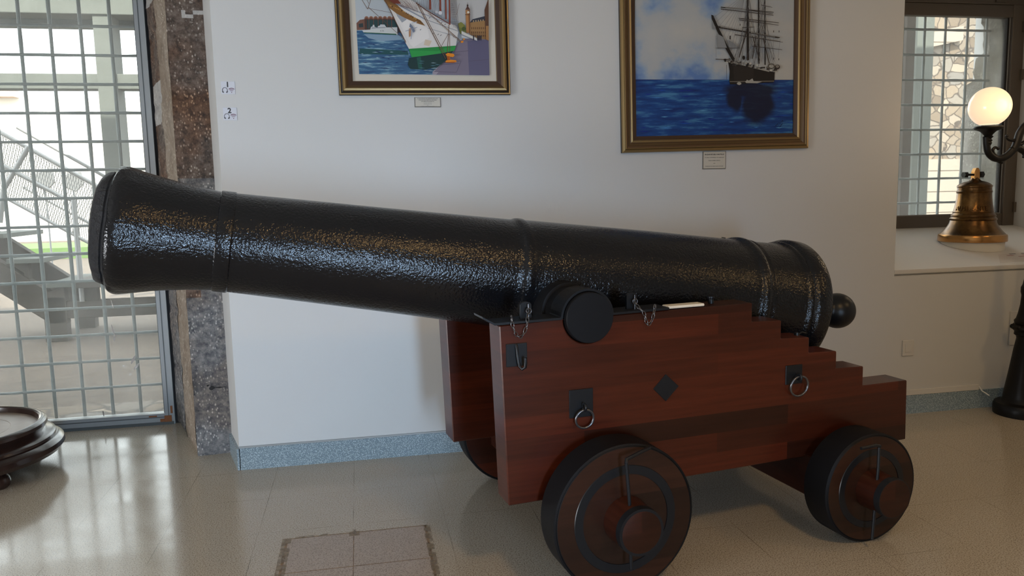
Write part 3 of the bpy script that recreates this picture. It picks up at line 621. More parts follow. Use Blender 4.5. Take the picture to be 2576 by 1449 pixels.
for X, Y in ((1325, 265), (1370, 265), (1325, 490), (1368, 495), (1048, 210)): cv.line((X, Y-8), (X, Y+8), 5, Bk)
blot((1078, 482), 12, 18, Bk, 10); cv.line((965, 330), (966, 300), 9, Bk)
for i in range(12):          # painted signature strokes
    X = 1338+i*5.4; cv.line((X, 1046-i*3.6+7*math.sin(i*2.1)), (X+6, 1040-i*3.6-9*math.sin(i*2.7)), 2.4, (.03, .04, .12))
for i in range(6): cv.line((1372+i*4, 1058-i*5), (1378+i*4, 1048-i*5+6*math.sin(i*2)), 2.4, (.03, .04, .12))
cv.done('oil_canvas', PR)

# --- plaques below
def plaque(lab, px, lines, name='caption_plaque'):
    (u0, v0, u1, v1) = px; p = PY(u0, v0, WY); q = PY(u1, v1, WY); w_, h_ = q.x-p.x, p.z-q.z
    t = thing(name, lab, 'plaque', ((p.x+q.x)/2, WY, (p.z+q.z)/2))
    boxobj('backing_plate', (-w_/2, -.004, -h_/2), (w_/2, -.0002, h_/2), 'plaque_edge', t, .001)
    boxobj('plate_face', (-w_/2+.005, -.0052, -h_/2+.005), (w_/2-.004, -.0038, h_/2-.002), 'plaque_cream', t)
    for i, (s_, fs, z, ink, bo) in enumerate(lines): text(s_, fs, ink, (0, -.0056, z*h_), (PI/2, 0, 0), t, 'lettering', bold=bo, extrude=.0002)
plaque('small cream caption plaque under the white ship watercolour', (1042, 245, 1109, 270), [
    ('EL BUQUE ESCUELA JUAN SEBASTIAN DE ELCANO', .0050, .36, 'ink', .0001), ('ATRACADO EN EL PUERTO DE CARTAGENA', .0050, .22, 'ink', .0001), ('EN EL MUELLE DE ALFONSO XII', .0050, .08, 'ink', .0001),
    ('ACUARELA SOBRE PAPEL', .0040, -.08, 'ink_soft', 0), ('DONACION DEL AUTOR', .0040, -.20, 'ink_soft', 0), ('2008', .0040, -.31, 'ink_soft', 0), ('PROPIEDAD DEL MUSEO NAVAL DE CARTAGENA', .0034, -.41, 'ink_soft', 0)])
plaque('square cream caption plaque under the black ship oil painting', (1767, 381, 1825, 425), [
    ('BUQUE ESCUELA NAUTILUS', .0098, .32, 'ink', .0003), ("Mª ANA O'DONNELL DE LABORDE", .0080, .15, 'ink_soft', 0), ('OLEO SOBRE LIENZO', .0080, -.02, 'ink_soft', 0), ('2010', .0060, -.18, 'ink_soft', 0), ('PROPIEDAD DEL MUSEO NAVAL DE MADRID', .0058, -.34, 'ink', 0)])
# --- audio guide signs
def sign(num, u, v, lab):
    p = PY(u, v, WY); t = thing('audio_guide_sign', lab, 'sign', (p.x, WY, p.z), group=None)
    boxobj('sign_panel', (-.035, -.0022, -.033), (.035, -.0002, .033), 'sign_white', t, .0009)
    text(num, .037, 'ink', (-.002, -.0026, .0155), (PI/2, 0, 0), t, 'number', extrude=.0002, bold=.0012)
    bm = bmesh.new(); pts = [(-.017+.0125*math.cos(a_), -.0026, -.0125+.0135*math.sin(a_)) for a_ in [math.radians(-45+270*i/24) for i in range(25)]]
    tube(bm, pts, .0014, 6)
    for s_ in (-1, 1): tube(bm, [(-.017+s_*.0125, -.0026, -.0165), (-.017+s_*.0105, -.0026, -.0215), (-.017+s_*.0065, -.0026, -.0248)], [.0022, .0032, .0028], 8)
    to_obj('headphones_icon', bm, 'ink_soft', t)
    bm = bmesh.new(); c_ = (.0165, -.0238)
    for k, (R_, w_) in enumerate(((.0085, .0011), (.0148, .0013), (.0215, .0018))):
        tube(bm, [(c_[0]+R_*math.sin(a_), -.0026, c_[1]+R_*math.cos(a_)) for a_ in [math.radians(-40+80*i/12) for i in range(13)]], w_, 6)
    lathe(bm, [(-.0032, .0022), (-.0020, .0022)], 'Y', 14, (c_[0], 0, c_[1]))
    to_obj('wireless_icon', bm, 'ink_red', t)
sign('1', 574, 221, 'small white audio guide sign, the upper of the pair by the wall corner')
sign('2', 579, 286.5, 'small white audio guide sign, the lower of the pair by the wall corner')
# --- wall fittings
p = PY(2283, 875, WY); t = thing('blank_wall_plate', 'square blank plastic wall plate low under the right window', 'wall plate', (p.x, WY, p.z))
boxobj('plate', (-.042, -.008, -.052), (.042, -.0005, .052), 'white_plastic', t, .003); boxobj('cover', (-.024, -.011, -.028), (.024, -.007, .028), 'white_plastic', t, .002)
a_, b_ = PY(2541, 783, WY), PY(2541, 868, WY)
tag(boxobj('access_panel', (a_.x, WY-.008, b_.z), (a_.x+.26, WY-.0005, a_.z), 'white_plastic', bev=.003), 'pale access cover on the wall behind the lamp post', 'panel')
bm = bmesh.new(); tube(bm, [(4.02, WY-.012, .150), (4.03, WY-.03, .12), (4.04, WY-.05, .11), (4.05, 4.32, .098)], .004, 8)
tag(to_obj('power_cable', bm, 'white_plastic'), 'white power cable from the trunking to the lamp post base', 'cable')

# ================================================================== THE GUN
th = math.radians(8); AX = Vector((math.cos(th), math.sin(th), 0)); NX = Vector((-math.sin(th), math.cos(th), 0))
pf = onplane(2165, 1367, Vector((0, 0, 1)), 0); c0 = NX.dot(pf)
S0, O0 = 1.2, .68                                   # origin of the gun: trunnion station, centre line
G0 = AX*S0 + NX*(c0+O0)
gun = thing('gun_carriage', 'stepped red-brown wooden naval gun carriage with four trucks and black ironwork', 'gun carriage', G0, th)
def q(s, o, z): return (s-S0, o-O0, z)
def px_local(u, v, o):                               # point on a carriage plane parallel to the cheeks
    p = onplane(u, v, NX, c0+o); return Vector((p.dot(AX)-S0, o-O0, p.z))
# cheeks
prof = [(.885, .326), (.864, 1.018), (1.119, 1.022)] + arc(1.218, 1.024, .1005, PI+.02, 2*PI-.02, 18) + [(1.318, 1.025), (1.962, 1.030), (1.962, .951), (2.108, .946), (2.108, .868), (2.253, .862), (2.253, .795), (2.400, .789), (2.400, .713), (2.549, .708), (2.549, .621), (2.800, .620), (2.806, .343), (1.68, .330)]
for (oa, ob) in ((.19, .318), (1.005, 1.15)):
    bm = bmesh.new(); prism(bm, [(s-S0, z) for s, z in prof], oa-O0, ob-O0, bev=.004); to_obj('cheek', bm, 'mahogany', gun)
boxobj('transom', q(1.12, .318, .50), q(1.26, 1.005, .83), 'mahogany_dark', gun, .004)
boxobj('axletree', q(1.14, .12, .215), q(1.42, 1.24, .345), 'mahogany_dark', gun, .006)
boxobj('axletree', q(2.24, .12, .168), q(2.62, 1.24, .350), 'mahogany_dark', gun, .006)
bm = bmesh.new(); prism(bm, [(1.30-S0, .46), (2.75-S0, .36), (2.75-S0, .44), (1.30-S0, .54)], .42-O0, .90-O0, bev=.004); to_obj('stool_bed', bm, 'mahogany_dark', gun)
bm = bmesh.new(); prism(bm, [(1.95-S0, .50), (2.55-S0, .455), (2.55-S0, .56), (1.95-S0, .665)], .54-O0, .82-O0, bev=.004); to_obj('quoin', bm, 'mahogany', gun)
# trucks
def truck(s, r, far):
    oa, ob = ((0, .14) if not far else (1.22, 1.36))
    cx, cy, cz = s-S0, (oa+ob)/2-O0, r; hw = (ob-oa)/2
    bm = bmesh.new()
    P_ = [(-hw, 0.0001), (-hw, r-.012), (-hw+.003, r-.0085), (-hw+.0015, r-.007), (-hw+.006, r), (hw-.006, r), (hw-.0015, r-.007), (hw, r-.012), (hw, .0001)]
    lathe(bm, P_, 'Y', 96, (0, 0, 0), mis=[0, 1, 1, 1, 1, 1, 1, 0], cap=False)
    w_ = to_obj('truck', bm, ['wheel_wood' if not far else 'mahogany', 'iron_dull'], gun, smooth=40); w_.location = (cx, cy, cz)
    sg = -1 if not far else 1
    bm = bmesh.new(); y_ = sg*(hw)
    k = r/.285
    lathe(bm, [(y_-.0*sg, .172*k), (y_+sg*.003, .173*k), (y_+sg*.003, .205*k), (y_, .207*k)], 'Y', 96, cap=False)
    to_obj('iron_ring', bm, 'iron_black', w_, smooth=30)
    bm = bmesh.new(); lathe(bm, [(y_-sg*.01, .090*k**.4), (y_+sg*.004, .091*k**.4), (y_+sg*.086, .086*k**.4), (y_+sg*.122, .084*k**.4), (y_+sg*.124, .078), (y_+sg*.126, .0001)], 'Y', 64, cap=False, mis=[0, 0, 0, 0, 0])
    to_obj('axle_arm', bm, 'mahogany_dark', w_, smooth=35)
    bm = bmesh.new(); lathe(bm, [(y_+sg*.096, .085*k**.4), (y_+sg*.096, .090*k**.4), (y_+sg*.124, .088*k**.4), (y_+sg*.124, .078)], 'Y', 64, cap=False)
    to_obj('arm_band', bm, 'iron_black', w_, smooth=35)
    bm = bmesh.new(); yp = y_+sg*.068
    if not far and s < 2: pts = [(-.033, yp, .245), (-.020, yp, .098), (-.014, yp, -.16)]; hd = [(-.033, yp, .243), (-.030, yp+.004, .255), (.05, yp+.03, .268), (.09, yp+.05, .268)]
    else: pts = [(-.035, yp, .205), (-.036, yp, .12), (-.054, yp, -.185)]; hd = [(-.030, yp, .208), (-.05, yp, .214), (-.13, yp-.002, .212)]
    tube(bm, pts, .0065, 10); tube(bm, hd, .0068, 10); to_obj('linchpin', bm, 'iron_black', w_, smooth=40)
truck(1.279, .287, False); truck(2.431, .235, False); truck(1.279, .287, True); truck(2.431, .235, True)
# ironwork on the near cheek (front plane of the cheek is y = .19)
yf = .19-O0
def plate(a0, z0, a1, z1, name='iron_plate'):
    return boxobj(name, (a0-S0, yf-.005, z0), (a1-S0, yf+.001, z1), 'iron_black', gun, .0015)
pl = plate(1.137, .638, 1.236, .748); 
bm = bmesh.new()
def torus(bm, c, R, r, tilt=0, axis='Y', sx=1, seg=28, spin=0):
    pts = []
    for i in range(seg):
        a_ = 2*PI*i/seg; x, z = R*sx*math.cos(a_), R*math.sin(a_); v_ = Vector((x, 0, z) if axis == 'Y' else (0, x, z)); v_.rotate(Matrix.Rotation(spin, 3, 'Y')); v_.rotate(Matrix.Rotation(tilt, 3, 'X')); pts.append(Vector(c)+v_)
    tube(bm, pts, r, 8, closed=True)
def ringbolt(a, z, R, ra, rz, parent):
    bm = bmesh.new(); tube(bm, [(a-S0, yf-.003, z), (a-S0, yf-.018, z)], .007, 10); torus(bm, (a-S0, yf-.026, z), .013, .0048, axis='X'); to_obj('eye_bolt', bm, 'iron_black', parent, smooth=50)
    bm = bmesh.new(); torus(bm, (ra-S0, yf-.020, rz), R, .0048, tilt=.12); to_obj('pull_ring', bm, 'iron_steel', parent, smooth=60)
ringbolt(1.190, .682, .037, 1.193, .634, pl)
pl = plate(2.132, .668, 2.216, .750); ringbolt(2.185, .700, .044, 2.190, .660, pl)
pl = plate(.887, .862, .969, .948)
bm = bmesh.new(); tube(bm, [(.925-S0, yf-.004, .944), (.926-S0, yf-.012, .935), (.929-S0, yf-.014, .89), (.933-S0, yf-.018, .864), (.941-S0, yf-.026, .854), (.950-S0, yf-.034, .862), (.951-S0, yf-.036, .885), (.950-S0, yf-.036, .898)], .0058, 10); to_obj('hook', bm, 'iron_black', pl, smooth=50)
bm = bmesh.new(); prism(bm, [(1.500-S0, .716), (1.556-S0, .770), (1.614-S0, .716), (1.556-S0, .660)], yf-.004, yf+.001, bev=.0008); to_obj('diamond_plate', bm, 'iron_black', gun)
# cap-squares: strap on the cheek top, hump over the trunnion, tabs, pins, chains
def capsquare(o1, o2):
    bm = bmesh.new(); zt = 1.022
    ins = [(.80, 1.052), (.845, 1.026)] + [(1.114, 1.031)] + arc(1.218, 1.024, .1000, PI-.06, .06, 22) + [(1.322, 1.034), (1.571, 1.038)]
    out = [(.802, 1.0465), (.846, 1.0200)] + [(1.112, 1.023)] + [(x, z) for x, z in arc(1.218, 1.024, .1000, PI-.04, .04, 22)] + [(1.324, 1.026), (1.571, 1.029)]
    # build as a ribbon with thickness
    top = [(.80, 1.056), (.845, 1.029), (1.106, 1.031)] + arc(1.218, 1.024, .110, PI-.1, .1, 22) + [(1.330, 1.034), (1.571, 1.038)]
    bot = [(.802, 1.048), (.846, 1.0205), (1.112, 1.0225)] + arc(1.218, 1.024, .1015, PI-.04, .04, 22) + [(1.324, 1.0255), (1.571, 1.0292)]
    for i in range(len(top)-1):
        A = [bm.verts.new((x-S0, o-O0, z)) for o in (o1, o2) for x, z in (bot[i], bot[i+1], top[i+1], top[i])]
        for f in ((0, 1, 2, 3), (7, 6, 5, 4), (0, 4, 5, 1), (3, 2, 6, 7), (0, 3, 7, 4), (1, 5, 6, 2)): bm.faces.new([A[j] for j in f])
    return to_obj('cap_square', bm, 'iron_black', gun, smooth=30)
capsquare(.188, .300); capsquare(1.02, 1.14)
def tab(a, z0, z1, o=.235):
    bm = bmesh.new(); prism(bm, [(a-.023-S0, z0), (a-.023-S0, z1-.012)]+[(a-S0+.023*math.cos(t_), z1-.014+.014*math.sin(t_)) for t_ in [PI*(1-i/8) for i in range(1, 8)]]+[(a+.023-S0, z1-.012), (a+.023-S0, z0)], o-O0, o-O0+.012, bev=.001)
    t = to_obj('eye_tab', bm, 'iron_black', gun)
    bm = bmesh.new(); tube(bm, [(a+.006-S0, o-O0-.012, z1-.075), (a+.006-S0, o-O0-.012, z1-.008)], .003, 8); torus(bm, (a+.006-S0, o-O0-.016, z1-.034), .010, .0022); to_obj('cotter_pin', bm, 'iron_steel', t, smooth=50); return t
t1 = tab(.985, 1.027, 1.094); t2 = tab(1.430, 1.032, 1.101)
def chain(name, P, n=11):                              # P: control points in the carriage frame, links alternate
    bm = bmesh.new(); P = [Vector(x) for x in P]
    def bez(t):
        seg = t*(len(P)-1); i = min(int(seg), len(P)-2); u = seg-i; p0 = P[max(i-1, 0)]; p1 = P[i]; p2 = P[i+1]; p3 = P[min(i+2, len(P)-1)]
        return .5*((2*p1)+(-p0+p2)*u+(2*p0-5*p1+4*p2-p3)*u*u+(-p0+3*p1-3*p2+p3)*u**3)
    for i in range(n):
        c = bez((i+.5)/n); d_ = (bez((i+1)/n)-bez(i/n)); l_ = d_.length*.66; d_.normalize(); side = Vector((0, -1, 0)).cross(d_).normalized() if i % 2 else Vector((0, -1, 0))
        pts = []
        for k in range(14):
            a_ = 2*PI*k/14; pts.append(c+d_*(l_*math.cos(a_))+side*(.0058*math.sin(a_)))
        tube(bm, pts, .0016, 6, closed=True)
    return to_obj(name, bm, 'iron_steel', gun, smooth=60)
def cp(u, v, o): return px_local(u, v, o)
chain('chain', [cp(1287, 800, .182), cp(1290, 820, .178), cp(1298, 840, .178), cp(1308, 848, .178), cp(1318, 838, .178), cp(1326, 815, .18), cp(1327, 795, .19), cp(1328, 778, .215)], 12)
chain('chain', [cp(1594, 757, .22), cp(1606, 773, .19), cp(1620, 788, .18), cp(1625, 806, .178), cp(1630, 817, .178), cp(1640, 806, .178), cp(1645, 786, .18), cp(1648, 768, .19)], 12)
bm = bmesh.new(); tube(bm, [cp(1287, 800, .188), cp(1286, 795, .180)], .004, 8); to_obj('staple', bm, 'iron_steel', gun); bm = bmesh.new(); tube(bm, [cp(1649, 776, .188), cp(1649, 766, .185)], .003, 8); to_obj('staple', bm, 'iron_steel', gun)
bm = bmesh.new(); lathe(bm, [(1.031, .012), (1.050, .012), (1.054, .016), (1.060, .016), (1.062, .0001)], 'Z', 16, (1.802-S0, .25-O0, 0)); to_obj('bolt_head', bm, 'iron_black', gun, smooth=40)
bm = bmesh.new(); tube(bm, [(2.245-S0, .25-O0, .866), (2.262-S0, .25-O0, .874), (2.285-S0, .25-O0, .868)], .004, 8); lathe(bm, [(.862, .012), (.874, .010), (.878, .0001)], 'Z', 14, (2.235-S0, .25-O0, 0)); to_obj('bolt_head', bm, 'iron_black', gun)
# white strip lying on the cheek
A_ = AX*1.655+NX*(c0+.222); st = boxobj('label_strip', (-.083, -.026, 0), (.083, .026, .0115), 'card_cream', None, .004); st.location = (A_.x, A_.y, 1.0305); st.rotation_euler = (0, math.radians(-.25), th)
tag(st, 'small cream plastic strip lying on top of the carriage cheek', 'strip')

# barrel
EL = .160
barrel = thing('cannon_barrel', 'long black painted cannon barrel raised over the wooden carriage', 'cannon', AX*S0+NX*(c0+O0)+Vector((0, 0, 1.133)), 0)
RM = Matrix.Rotation(th, 4, 'Z') @ Matrix.Rotation(EL, 4, 'Y'); barrel.rotation_euler = RM.to_euler()
def interp(pts, step=.03):
    out = [pts[0]]
    for a, b in zip(pts, pts[1:]):
        n = max(1, int(abs(b[0]-a[0])/step))
        for i in range(1, n+1): out.append((a[0]+(b[0]-a[0])*i/n, a[1]+(b[1]-a[1])*i/n))
    return out
bp = [(1.0, .0001), (1.0, .074), (1.69, .076), (1.715, .084), (1.722, .150), (1.722, .178), (1.716, .192), (1.706, .201), (1.694, .207), (1.682, .209), (1.678, .205), (1.673, .212), (1.668, .222), (1.660, .230), (1.648, .2350), (1.632, .2352), (1.610, .231), (1.570, .2225), (1.52, .2125), (1.46, .203), (1.40, .195), (1.35, .1905), (1.316, .188), (1.313, .1915), (1.308, .1925), (1.266, .1935), (1.262, .1925), (1.2595, .1895), (.7, .210), (.145, .2335), (.142, .236), (.134, .2405), (.122, .2425), (.108, .2425), (.098, .239), (.090, .2385), (-.50, .266), (-.975, .284), (-.980, .288), (-.988, .2955), (-1.004, .298), (-1.020, .2955), (-1.026, .290), (-1.034, .2895), (-1.040, .2925), (-1.050, .2925), (-1.056, .287), (-1.10, .287), (-1.215, .293), (-1.222, .296), (-1.228, .302), (-1.240, .304), (-1.246, .300), (-1.250, .3005), (-1.258, .309), (-1.272, .317), (-1.300, .3185), (-1.330, .3175), (-1.342, .312), (-1.352, .300), (-1.385, .262), (-1.420, .205), (-1.455, .140), (-1.480, .095), (-1.50, .066), (-1.53, .057)]
bm = bmesh.new(); lathe(bm, [(-s, r) for s, r in interp(bp)], 'X', 128, cap=False)
for v_ in bm.verts:      # battered, chipped muzzle lip
    s = -v_.co.x
    if s > 1.45:
        k = min(1, (s-1.45)/.2); rad = Vector((0, v_.co.y, v_.co.z)); L0 = rad.length
        if L0 > .12:
            nn = noise.noise(v_.co*11)*.6+noise.noise(v_.co*30)*.4
            dd = -.012*k*max(0, nn+.1)*(1.6 if v_.co.z < -.1 else .7)
            v_.co += rad/L0*dd; v_.co.x += .010*k*max(0, noise.noise(v_.co*9+Vector((3, 0, 0))))*(1 if s > 1.66 else 0)
for f in bm.faces: f.material_index = 1 if (-f.calc_center_median().x > 1.665) else 0
to_obj('barrel_tube', bm, ['cannon_paint', 'cannon_rough'], barrel, smooth=38)
bm = bmesh.new(); lathe(bm, [(1.52, .057), (1.55, .052), (1.565, .054)]+[(1.655-.09*math.cos(a_), .09*math.sin(a_)) for a_ in [.62+ (PI-.62)*i/18 for i in range(19)]], 'X', 48, cap=False); to_obj('cascabel', bm, 'iron_black', barrel, smooth=60)
wt = Vector((.018, 0, 1.025-1.133)); lt = Matrix.Rotation(-EL, 3, 'Y') @ wt
for sg in (-1, 1):
    bm = bmesh.new(); lathe(bm, [(sg*.20, .118), (sg*.27, .116), (sg*.300, .112), (sg*.302, .0985), (sg*.512, .0975), (sg*.516, .095), (sg*.5165, .0001)], 'Y', 64, (lt.x, 0, lt.z), cap=False); to_obj('trunnion', bm, 'trunnion_black', barrel, smooth=30)
bm = bmesh.new(); box(bm, (-.915, -.012, -.0), (-.885, .012, .01)); bmesh.ops.transform(bm, matrix=Matrix.Translation((.0, 0, 0)), verts=bm.verts[:])
p = PY(915, 562, 3.0)
bm.free(); bm = bmesh.new(); lathe(bm, [(.283, .010), (.2865, .010), (.287, .0001)], 'Z', 16, (.92, 0, 0)); to_obj('vent', bm, 'iron_black', barrel)

# ================================================================== BELL
bx, by, bz = 4.374, 4.90, 1.082
b_ = thing('ship_bell', 'old bronze ship bell standing on the window sill', 'bell', (bx, by, bz)); k = .292/.30
tag(b_, 'old bronze ship bell with raised lettering on a round white plinth', 'bell')
bp = [(0.0, .262), (0.0, .291), (.006, .2935), (.040, .2915), (.047, .288), (.052, .276), (.075, .247), (.110, .214), (.130, .201), (.150, .193), (.155, .200), (.163, .201), (.168, .194), (.176, .186), (.181, .190), (.189, .190), (.194, .183), (.205, .173), (.212, .175), (.218, .170), (.26, .158), (.31, .149), (.345, .146), (.352, .151), (.360, .151), (.366, .145), (.385, .144), (.390, .149), (.398, .149), (.406, .140), (.418, .118), (.428, .085), (.434, .055), (.450, .032), (.470, .018), (.472, .0001)]
bp = [(a, b*.76) for a, b in bp]
bm = bmesh.new(); mis = [1 if bp[i][0] < .048 else 0 for i in range(len(bp)-1)]; lathe(bm, bp, 'Z', 72, cap=False, mis=mis); to_obj('bell_body', bm, ['bell_bronze', 'bell_rim'], b_, smooth=30)
bm = bmesh.new(); prism(bm, [(-.022, .43), (-.020, .50), (-.008, .525), (.010, .528), (.022, .510), (.026, .43)], -.020, .020, bev=.004); to_obj('crown', bm, 'bell_rim', b_)
bm = bmesh.new()
def hexbolt(x0, x1, r): lathe(bm, [(x0, r), (x1, r)], 'X', 6, (0, 0, .478))
lathe(bm, [(-.075, .0085), (.06, .0085)], 'X', 16, (0, 0, .478)); hexbolt(-.098, -.070, .022); hexbolt(.030, .060, .024); to_obj('bolt', bm, 'iron_black', b_)
word = 'ALMIRANTE'; az = math.radians(-39)                # raised letters wrapped around the waist
view = math.atan2(-by, -bx); bm = bmesh.new()
for i, ch in enumerate(word):
    a_ = view + (i-4.6)*.20
    o = text(ch, .044, 'bell_bronze', (0, 0, 0), (0, 0, 0), None, 'tmpch', extrude=.003)
    R_ = Matrix.Translation((.1255*math.cos(a_), .1255*math.sin(a_), .238)) @ Matrix.Rotation(a_+PI/2, 4, 'Z') @ Matrix.Rotation(PI/2-.22, 4, 'X')
    tb = bmesh.new(); tb.from_mesh(o.data); tb.transform(R_); me_ = bpy.data.meshes.new('t'); tb.to_mesh(me_); tb.free(); bm.from_mesh(me_); bpy.data.meshes.remove(me_); bpy.data.objects.remove(o)
to_obj('lettering', bm, 'bell_bronze', b_)
bm = bmesh.new(); lathe(bm, [(-.085, .205), (-.003, .206), (-.0005, .203), (-.0005, .0001)], 'Z', 64, cap=True)
for v_ in bm.verts:
    if v_.co.z < -.05: v_.co.z = min(.955+.205/1.09*(by+v_.co.y-WY)+.0015-bz, -.004)
bmesh.ops.translate(bm, verts=bm.verts, vec=(0, 0, 0)); pp = to_obj('round_plinth', bm, 'plinth_white', smooth=40); pp.location = (bx, by, bz)
tag(pp, 'low round white plinth under the bronze bell on the sill', 'plinth')
# printed sheet on the sill
bm = bmesh.new()
def sl(x, y, dz=.001): return (x, y, .955+.205/1.09*(y-WY)+dz)
def slab(pts, dz, mi):
    A = [bm.verts.new(sl(x, y, dz)) for x, y in pts]; B = [bm.verts.new(sl(x, y, dz-.0008)) for x, y in pts]; bm.faces.new(A).material_index = mi; bm.faces.new(B[::-1]).material_index = mi
    for i in range(len(pts)): bm.faces.new((A[i], B[i], B[(i+1) % len(pts)], A[(i+1) % len(pts)])).material_index = mi
slab([(4.20, 4.45), (4.72, 4.47), (4.80, 4.66), (4.36, 4.64)], .0012, 0)
for (x, y, w_, h_, mi) in ((4.42, 4.60, .05, .02, 1), (4.48, 4.57, .04, .018, 1), (4.55, 4.60, .06, .03, 1), (4.47, 4.635, .05, .012, 2), (4.58, 4.64, .07, .012, 2)): slab([(x-w_/2, y-h_/2), (x+w_/2, y-h_/2), (x+w_/2, y+h_/2), (x-w_/2, y+h_/2)], .0018, mi)
mat('pink_ink', (.45, .30, .30), .6); mat('sheet_paper', (.60, .56, .53), .45)
bmesh.ops.recalc_face_normals(bm, faces=bm.faces); tag(to_obj('printed_sheet', bm, ['sheet_paper', 'pink_ink', 'ink_soft']), 'printed paper sheet lying on the window sill in front of the bell', 'sheet')

# ================================================================== LAMP POST
lx, ly = 4.19, 4.19
lp = thing('lamp_post', 'black cast iron lamp post with scrolled arms and glowing white globe', 'lamp', (lx, ly, 0))
pr = [(0, .196), (.03, .199), (.06, .197), (.075, .188), (.085, .150), (.10, .138), (.12, .136), (.15, .131), (.285, .107), (.43, .084), (.50, .070), (.515, .074), (.525, .088), (.545, .085), (.556, .098), (.565, .112), (.578, .108), (.592, .085), (.602, .090), (.615, .092), (.628, .080), (.66, .070), (.72, .058), (.78, .054), (.80, .060), (.83, .060), (.85, .050), (.90, .040), (1.4, .034), (1.55, .034), (1.57, .05), (1.60, .05), (1.63, .036), (1.80, .034), (1.95, .03), (1.98, .045), (2.02, .045), (2.05, .03)]
pr = [(a, b*.87) for a, b in pr]
bm = bmesh.new(); lathe(bm, pr, 'Z', 40, cap=True)
for i in range(8):      # acanthus knobs round the collar
    a_ = 2*PI*i/8+.2; bmesh.ops.create_icosphere(bm, subdivisions=2, radius=.017, matrix=Matrix.Translation((.085*math.cos(a_), .085*math.sin(a_), .575)))
to_obj('column', bm, 'lamp_iron', lp, smooth=35)
def lpx(u, v): p = PY(u, v, ly); return (p.x-lx, 0, p.z)
def catmull(P, n=6):
    P = [Vector(p) for p in P]; out = []
    for i in range(len(P)-1):
        p0, p1, p2, p3 = P[max(i-1, 0)], P[i], P[i+1], P[min(i+2, len(P)-1)]
        for k in range(n):
            u = k/n; out.append(.5*((2*p1)+(-p0+p2)*u+(2*p0-5*p1+4*p2-p3)*u*u+(-p0+3*p1-3*p2+p3)*u**3))
    return out+[P[-1]]
def arm(mir):
    bm = bmesh.new()
    def T_(L_): return [Vector((p[0]*mir, p[1], p[2])) for p in L_]
    def tb(pts, ra, rb): 
        c_ = catmull(T_(pts)); n = len(c_); tube(bm, c_, [1.18*(ra+(rb-ra)*i/(n-1)) for i in range(n)], 10)
    tb([lpx(2481, 345), lpx(2482, 365), lpx(2487, 385), lpx(2502, 398), lpx(2521, 398), lpx(2538, 388), lpx(2552, 372), lpx(2560, 352), lpx(2566, 334), lpx(2578, 318), lpx(2597, 308), lpx(2618, 302)], .017, .021)
    tb([lpx(2545, 378), lpx(2560, 372), lpx(2575, 380), lpx(2590, 386), lpx(2620, 380)], .018, .016)
    tb([lpx(2512, 399), lpx(2500, 388), lpx(2497, 378), lpx(2503, 371), lpx(2510, 373)], .011, .006)
    tb([lpx(2563, 350), lpx(2552, 353), lpx(2540, 352), lpx(2533, 347), lpx(2533, 341)], .010, .005)
    tb([lpx(2556, 362), lpx(2567, 363), lpx(2575, 358), lpx(2582, 352), lpx(2580, 345)], .012, .006)
    tb([lpx(2560, 366), lpx(2566, 376), lpx(2574, 384), lpx(2576, 394)], .011, .007)
    tb([lpx(2512, 400), lpx(2514, 406), lpx(2519, 409)], .013, .008)
    for c_ in (lpx(2519, 409), lpx(2511, 374), lpx(2533, 342), lpx(2575, 394)):
        bmesh.ops.create_icosphere(bm, subdivisions=2, radius=.010, matrix=Matrix.Translation(T_([c_])[0]))
    o = to_obj('scrolled_arm', bm, 'lamp_iron', lp, smooth=50)
    bm = bmesh.new(); g = lpx(2490, 268); cx_ = lpx(2484, 330)
    zt = lpx(2487, 318)[2]
    lathe(bm, [(zt-.115, .018), (zt-.10, .024), (zt-.093, .020), (zt-.085, .026), (zt-.075, .019), (zt-.062, .030), (zt-.056, .022), (zt-.045, .030), (zt-.030, .045), (zt-.016, .078), (zt-.008, .082), (zt, .080), (zt-.002, .05)], 'Z', 32, ((cx_[0]+.006)*mir, 0, 0)); to_obj('gallery_cup', bm, 'lamp_iron', lp, smooth=40)
    bm = bmesh.new(); R_ = .118
    lathe(bm, [(-R_*math.cos(a_), R_*math.sin(a_)*1.0) for a_ in [.48+(PI-.48)*i/28 for i in range(29)]], 'Z', 48, cap=False)
    o = to_obj('globe_shade', bm, 'milk_glass', lp, smooth=60); o.location = (g[0]*mir, 0, g[2]-.002)
    l_ = lamp('globe_bulb_light', 'POINT', (0, 0, 0), (0, 0, 0), 3, (1, .70, .40), shadow_soft_size=.14); l_.parent = lp; l_.location = (g[0]*mir, -.17, g[2]-.0)
arm(1); arm(-1)

# ================================================================== TURNED PEDESTAL (lower left)
t = thing('round_pedestal', 'low round dark polished wooden pedestal standing before the glazed door', 'pedestal', (-2.292, 4.686, 0))
bm = bmesh.new(); lathe(bm, [(.075, .40), (.085, .50), (.100, .545), (.125, .562), (.150, .558), (.168, .535), (.172, .520), (.178, .522), (.190, .518), (.200, .500), (.204, .475), (.212, .462), (.225, .470), (.245, .482), (.262, .478), (.272, .465), (.274, .450), (.268, .440), (.250, .436), (.240, .432)], 'Z', 96, cap=False); bmesh.ops.holes_fill(bm, edges=[], sides=0); to_obj('turned_rim', bm, 'pedestal_wood', t, smooth=35)
bm = bmesh.new(); lathe(bm, [(.10, .40), (.240, .434), (.2415, .430), (.2415, .30), (.240, .298), (.2415, .296), (.2415, .15), (.240, .148), (.2415, .146), (.2415, .0001)], 'Z', 96, cap=False); to_obj('top_board', bm, 'pedestal_top', t, smooth=35)
bm = bmesh.new(); lathe(bm, [(.0, .30), (.0, .30), (.085, .41), (.085, .0001)], 'Z', 64, cap=False); to_obj('underside', bm, 'pedestal_wood', t)
